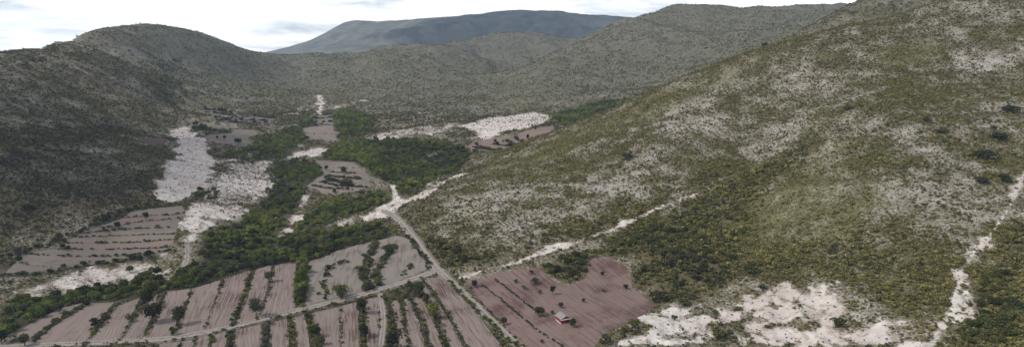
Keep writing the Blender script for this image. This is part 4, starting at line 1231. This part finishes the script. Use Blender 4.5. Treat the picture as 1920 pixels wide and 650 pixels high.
# ---------------------------------------------------------------- shrubs and thicket trees that show largest
for p, ww, tt in BIGSHRUB:
    x, y, z = map(float, p)
    st = 'dark' if tt < .3 else ('hedge' if tt < .62 else 'yellow')
    o = bpy.data.objects.new('shrub', random.choice(BUSH[st]))
    COL.objects.link(o)
    o.location, o.rotation_euler, o.scale = (x, y, z - .03), (0, 0, random.uniform(0, 6.28)), (ww * 1.1, ww * 1.1, ww * random.uniform(.6, 1))
    b_ = float(sample(BARE, x, y))
    if y < 205 and x > 118:
        lb, gp = 'low shrub in the lower right corner beside the pale trail', 'shrubs by the pale trail'
    elif b_ > .4:
        lb, gp = 'low shrub scattered on the bare white ground at the lower right', 'shrubs on the white ground'
    elif float(sample(DSCRUB, x, y)) > .5:
        far_ = 'upper' if y > 262 else 'lower'
        wide = 'broad' if ww > 2.6 else 'smaller'
        sd = 'left' if x < 75 else 'right'
        lb = '%s %s shrub, %s %s of the scrub patch beside the red field' % (wide, {'dark': 'dark', 'hedge': 'dull green', 'yellow': 'olive'}[st], far_, sd)
        gp = 'shrubs of the dark scrub patch, ' + lb[:40]
    elif x > 20:
        lb, gp = 'olive shrub among many on the right hillside', 'shrubs on the right hillside'
    else:
        lb, gp = 'low shrub on the rough ground left of the road junction', 'shrubs around the valley fields'
    tag(o, lb, 'shrub', gp)
for p, ww, tt in THICK_NEAR:
    x, y, z = map(float, p)
    r = empty('thicket_tree', (x, y, z), random.uniform(0, 6.28), (ww * 1.05, ww * 1.05, ww * random.uniform(.75, 1.05)))
    child('trunk', random.choice(TRUNKS), r)
    child('crown', random.choice(CROWN['dark' if tt < .35 else 'green']), r)
    tone = 'dark' if tt < .35 else 'bright green'
    zone = [(-165, 'thicket at the far left below the pale stream bed'), (-135, 'belt above the two leftmost pink fields'), (-110, 'belt behind the broad and the tall round tree'),
            (-80, 'belt above the middle pink fields'), (1e9, 'belt between the ravine and the fallow field')]
    zn = [q for lim, q in zone if x < lim][0]
    tag(r, '%s tree in the %s' % (tone, zn), 'tree', '%s trees, %s' % (tone, zn))

# ---------------------------------------------------------------- the red hut
C0, A0, B0 = hit([1051.7, 1040.3, 1067], [607, 598.2, 601])
d1 = A0 - C0
l1 = float(np.clip(np.hypot(*d1), 2.8, 3.9))
ang = math.atan2(d1[1], d1[0])
l2 = float(np.clip(np.hypot(*(B0 - C0)), 2.6, 3.5))
hx, hy = C0
hz0 = float(ground(hx, hy)) + .02
hut = empty('hut', (hx, hy, hz0), ang)      # local +x along the left wall, local -y along the front wall
tag(hut, 'small red hut with grey gabled sheet roof standing in the red field', 'hut')
def plain(name, col_, rough=.8, var=.25, sc=2.0):
    m, t, b = new_mat(name)
    geo = N(t, 'ShaderNodeNewGeometry')
    n_ = noise(t, geo.outputs['Position'], sc, 4, .6)
    t.links.new(mixc(t, n_, tuple(c * (1 - var) for c in col_), tuple(c * (1 + var) for c in col_)), b.inputs['Base Color'])
    b.inputs['Roughness'].default_value = rough
    return m
M_RED, M_WHT = plain('red_wall_paint', (.20, .026, .026)), plain('white_band_paint', (.52, .50, .48))
M_ROOF, M_DRK = plain('grey_roof_sheet', (.19, .19, .18), .7, .35, 1.2), plain('painted_doorway_shade', (.02, .016, .015))
def boxes(name, bl, mat, par):
    v, f_ = [], []
    for (x0, x1, y0, y1, z0, z1) in bl:
        k = len(v)
        v += [(x, y, z) for z in (z0, z1) for y in (y0, y1) for x in (x0, x1)]
        f_ += [tuple(k + i for i in q) for q in ((0, 2, 3, 1), (4, 5, 7, 6), (0, 1, 5, 4), (2, 6, 7, 3), (0, 4, 6, 2), (1, 3, 7, 5))]
    me = bpy.data.meshes.new(name)
    me.from_pydata(v, [], f_)
    me.materials.append(mat)
    return child(name, me, par)
# front wall lies on x = 0 (between y = 0 and y = -l2 or +l2, whichever side faces right)
sgn = 1.0 if (B0 - C0) @ np.array([-math.sin(ang), math.cos(ang)]) > 0 else -1.0
def yy(a, b):
    return (min(a * sgn, b * sgn), max(a * sgn, b * sgn))
WH, RH, T = 1.75, 2.65, .15
boxes('wall', [(0, l1, *yy(0, T), .35, WH)], M_RED, hut)
boxes('wall', [(0, l1, *yy(l2 - T, l2), 0, WH)], M_RED, hut)
boxes('wall', [(l1 - T, l1, *yy(T, l2 - T), 0, WH)], M_RED, hut)
boxes('wall', [(0, T, *yy(T, l2 * .52), 0, WH), (0, T, *yy(l2 * .80, l2 - T), 0, WH), (0, T, *yy(l2 * .52, l2 * .80), 1.55, WH)], M_RED, hut)
boxes('plinth', [(-.03, l1, *yy(-.03, T), -.15, .35)], M_WHT, hut)
boxes('doorway_shade', [(.10, .14, *yy(l2 * .525, l2 * .795), 0, 1.54)], M_DRK, hut)  # near-black sheet standing in for the shade inside the open doorway
boxes('lintel_band', [(-.55, -.02, *yy(-.12, l2 + .12), WH - .36, WH - .16)], M_WHT, hut)
for gx in (.02, l1 - .14):                          # gable triangles
    v = [(gx, yy_ * sgn, z) for yy_, z in ((.02, WH), (l2 - .02, WH), (l2 / 2, RH - .08))] + [(gx + .1, yy_ * sgn, z) for yy_, z in ((.02, WH), (l2 - .02, WH), (l2 / 2, RH - .08))]
    me = bpy.data.meshes.new('gable')
    me.from_pydata(v, [], [(0, 1, 2), (5, 4, 3), (0, 3, 4, 1), (1, 4, 5, 2), (2, 5, 3, 0)])
    me.materials.append(M_RED)
    child('gable', me, hut)
for side in (0, 1):                                 # two corrugated roof sheets
    n = 60
    v, f_ = [], []
    ye, ze = (-.28, WH - .10) if side == 0 else (l2 + .28, WH - .10)
    for i in range(n + 1):
        x = -.35 + (l1 + .7) * i / n
        w_ = .03 * math.sin(i * 1.57)
        for th in (0, -.04):
            v += [(x, ye * sgn, ze + w_ + th), (x, l2 / 2 * sgn, RH + w_ + th)]
    for i in range(n):
        k = 4 * i
        f_ += [(k, k + 1, k + 5, k + 4), (k + 2, k + 6, k + 7, k + 3), (k, k + 4, k + 6, k + 2), (k + 1, k + 3, k + 7, k + 5)]
    f_ += [(0, 2, 3, 1), (4 * n, 4 * n + 1, 4 * n + 3, 4 * n + 2)]
    me = bpy.data.meshes.new('roof_sheet')
    me.from_pydata(v, [], f_)
    me.materials.append(M_ROOF)
    child('roof_sheet', me, hut)
boxes('ridge_cap', [(-.37, l1 + .37, *yy(l2 / 2 - .12, l2 / 2 + .12), RH + .035, RH + .06)], M_ROOF, hut)

# ---------------------------------------------------------------- air
hm = bpy.data.materials.new('haze')
hm.use_nodes = True
t = hm.node_tree
t.nodes.clear()
pv_ = N(t, 'ShaderNodeVolumePrincipled')
pv_.inputs['Density'].default_value = 8.5e-5
pv_.inputs['Color'].default_value = (.50, .68, 1.0, 1)
pv_.inputs['Anisotropy'].default_value = .2
ho = N(t, 'ShaderNodeOutputMaterial')
L(t, pv_, 'Volume', ho, 'Volume')
zb, zt = float(ZG.min()) - 1.5, float(max(ZG.max(), CAMZ)) + 20
v = [(x, y, z) for z in (zb, zt) for y in (-300, 5750) for x in (-5200, 5200)]
me = bpy.data.meshes.new('haze')
me.from_pydata(v, [], [(0, 2, 3, 1), (4, 5, 7, 6), (0, 1, 5, 4), (2, 6, 7, 3), (0, 4, 6, 2), (1, 3, 7, 5)])
me.materials.append(hm)
hz_ = bpy.data.objects.new('haze', me)
hz_['kind'] = 'stuff'
hz_['label'], hz_['category'] = 'thin pale blue haze in the air over the valley', 'haze'
COL.objects.link(hz_)

# ---------------------------------------------------------------- clouds overhead (outside the frame): their shade lies on the left slope and on the far mountain
cm, t, b = new_mat('cloud_white')
b.inputs['Base Color'].default_value = (.9, .9, .9, 1)
b.inputs['Roughness'].default_value = 1.0
def cloud(center, rx, ry, rz, n, seed, label):
    import bmesh
    rg = random.Random(seed)
    bm = bmesh.new()
    for i in range(n):
        a, r = rg.uniform(0, 6.28), math.sqrt(rg.random())
        k = rg.uniform(.22, .42)
        res = bmesh.ops.create_icosphere(bm, subdivisions=3, radius=1.0)
        for v in res['verts']:
            q = v.co
            f_ = 1 + .18 * math.sin(q.x * 5 + i) * math.sin(q.y * 6 + seed) + .12 * math.sin(q.z * 9 + i * 2)
            v.co = Vector((rx * (r * math.cos(a) * .75 + k * q.x * f_), ry * (r * math.sin(a) * .75 + k * q.y * f_), rz * (max(q.z, -.35) * f_ * (1.2 - .5 * r))))
    me = bpy.data.meshes.new('cloud')
    bm.to_mesh(me)
    bm.free()
    me.materials.append(cm)
    me.shade_smooth()
    o = bpy.data.objects.new('cloud', me)
    o.location = center
    o['kind'] = 'structure'
    COL.objects.link(o)
def over(tx, ty, tz, z):
    k = (z - tz) / sdir[2]
    return (tx + sdir[0] * k, ty + sdir[1] * k, z)
cloud(over(-400, 440, 40, 800), 170, 230, 70, 14, 2, '')
cloud(over(500, 3500, 180, 1400), 1300, 700, 160, 9, 5, '')
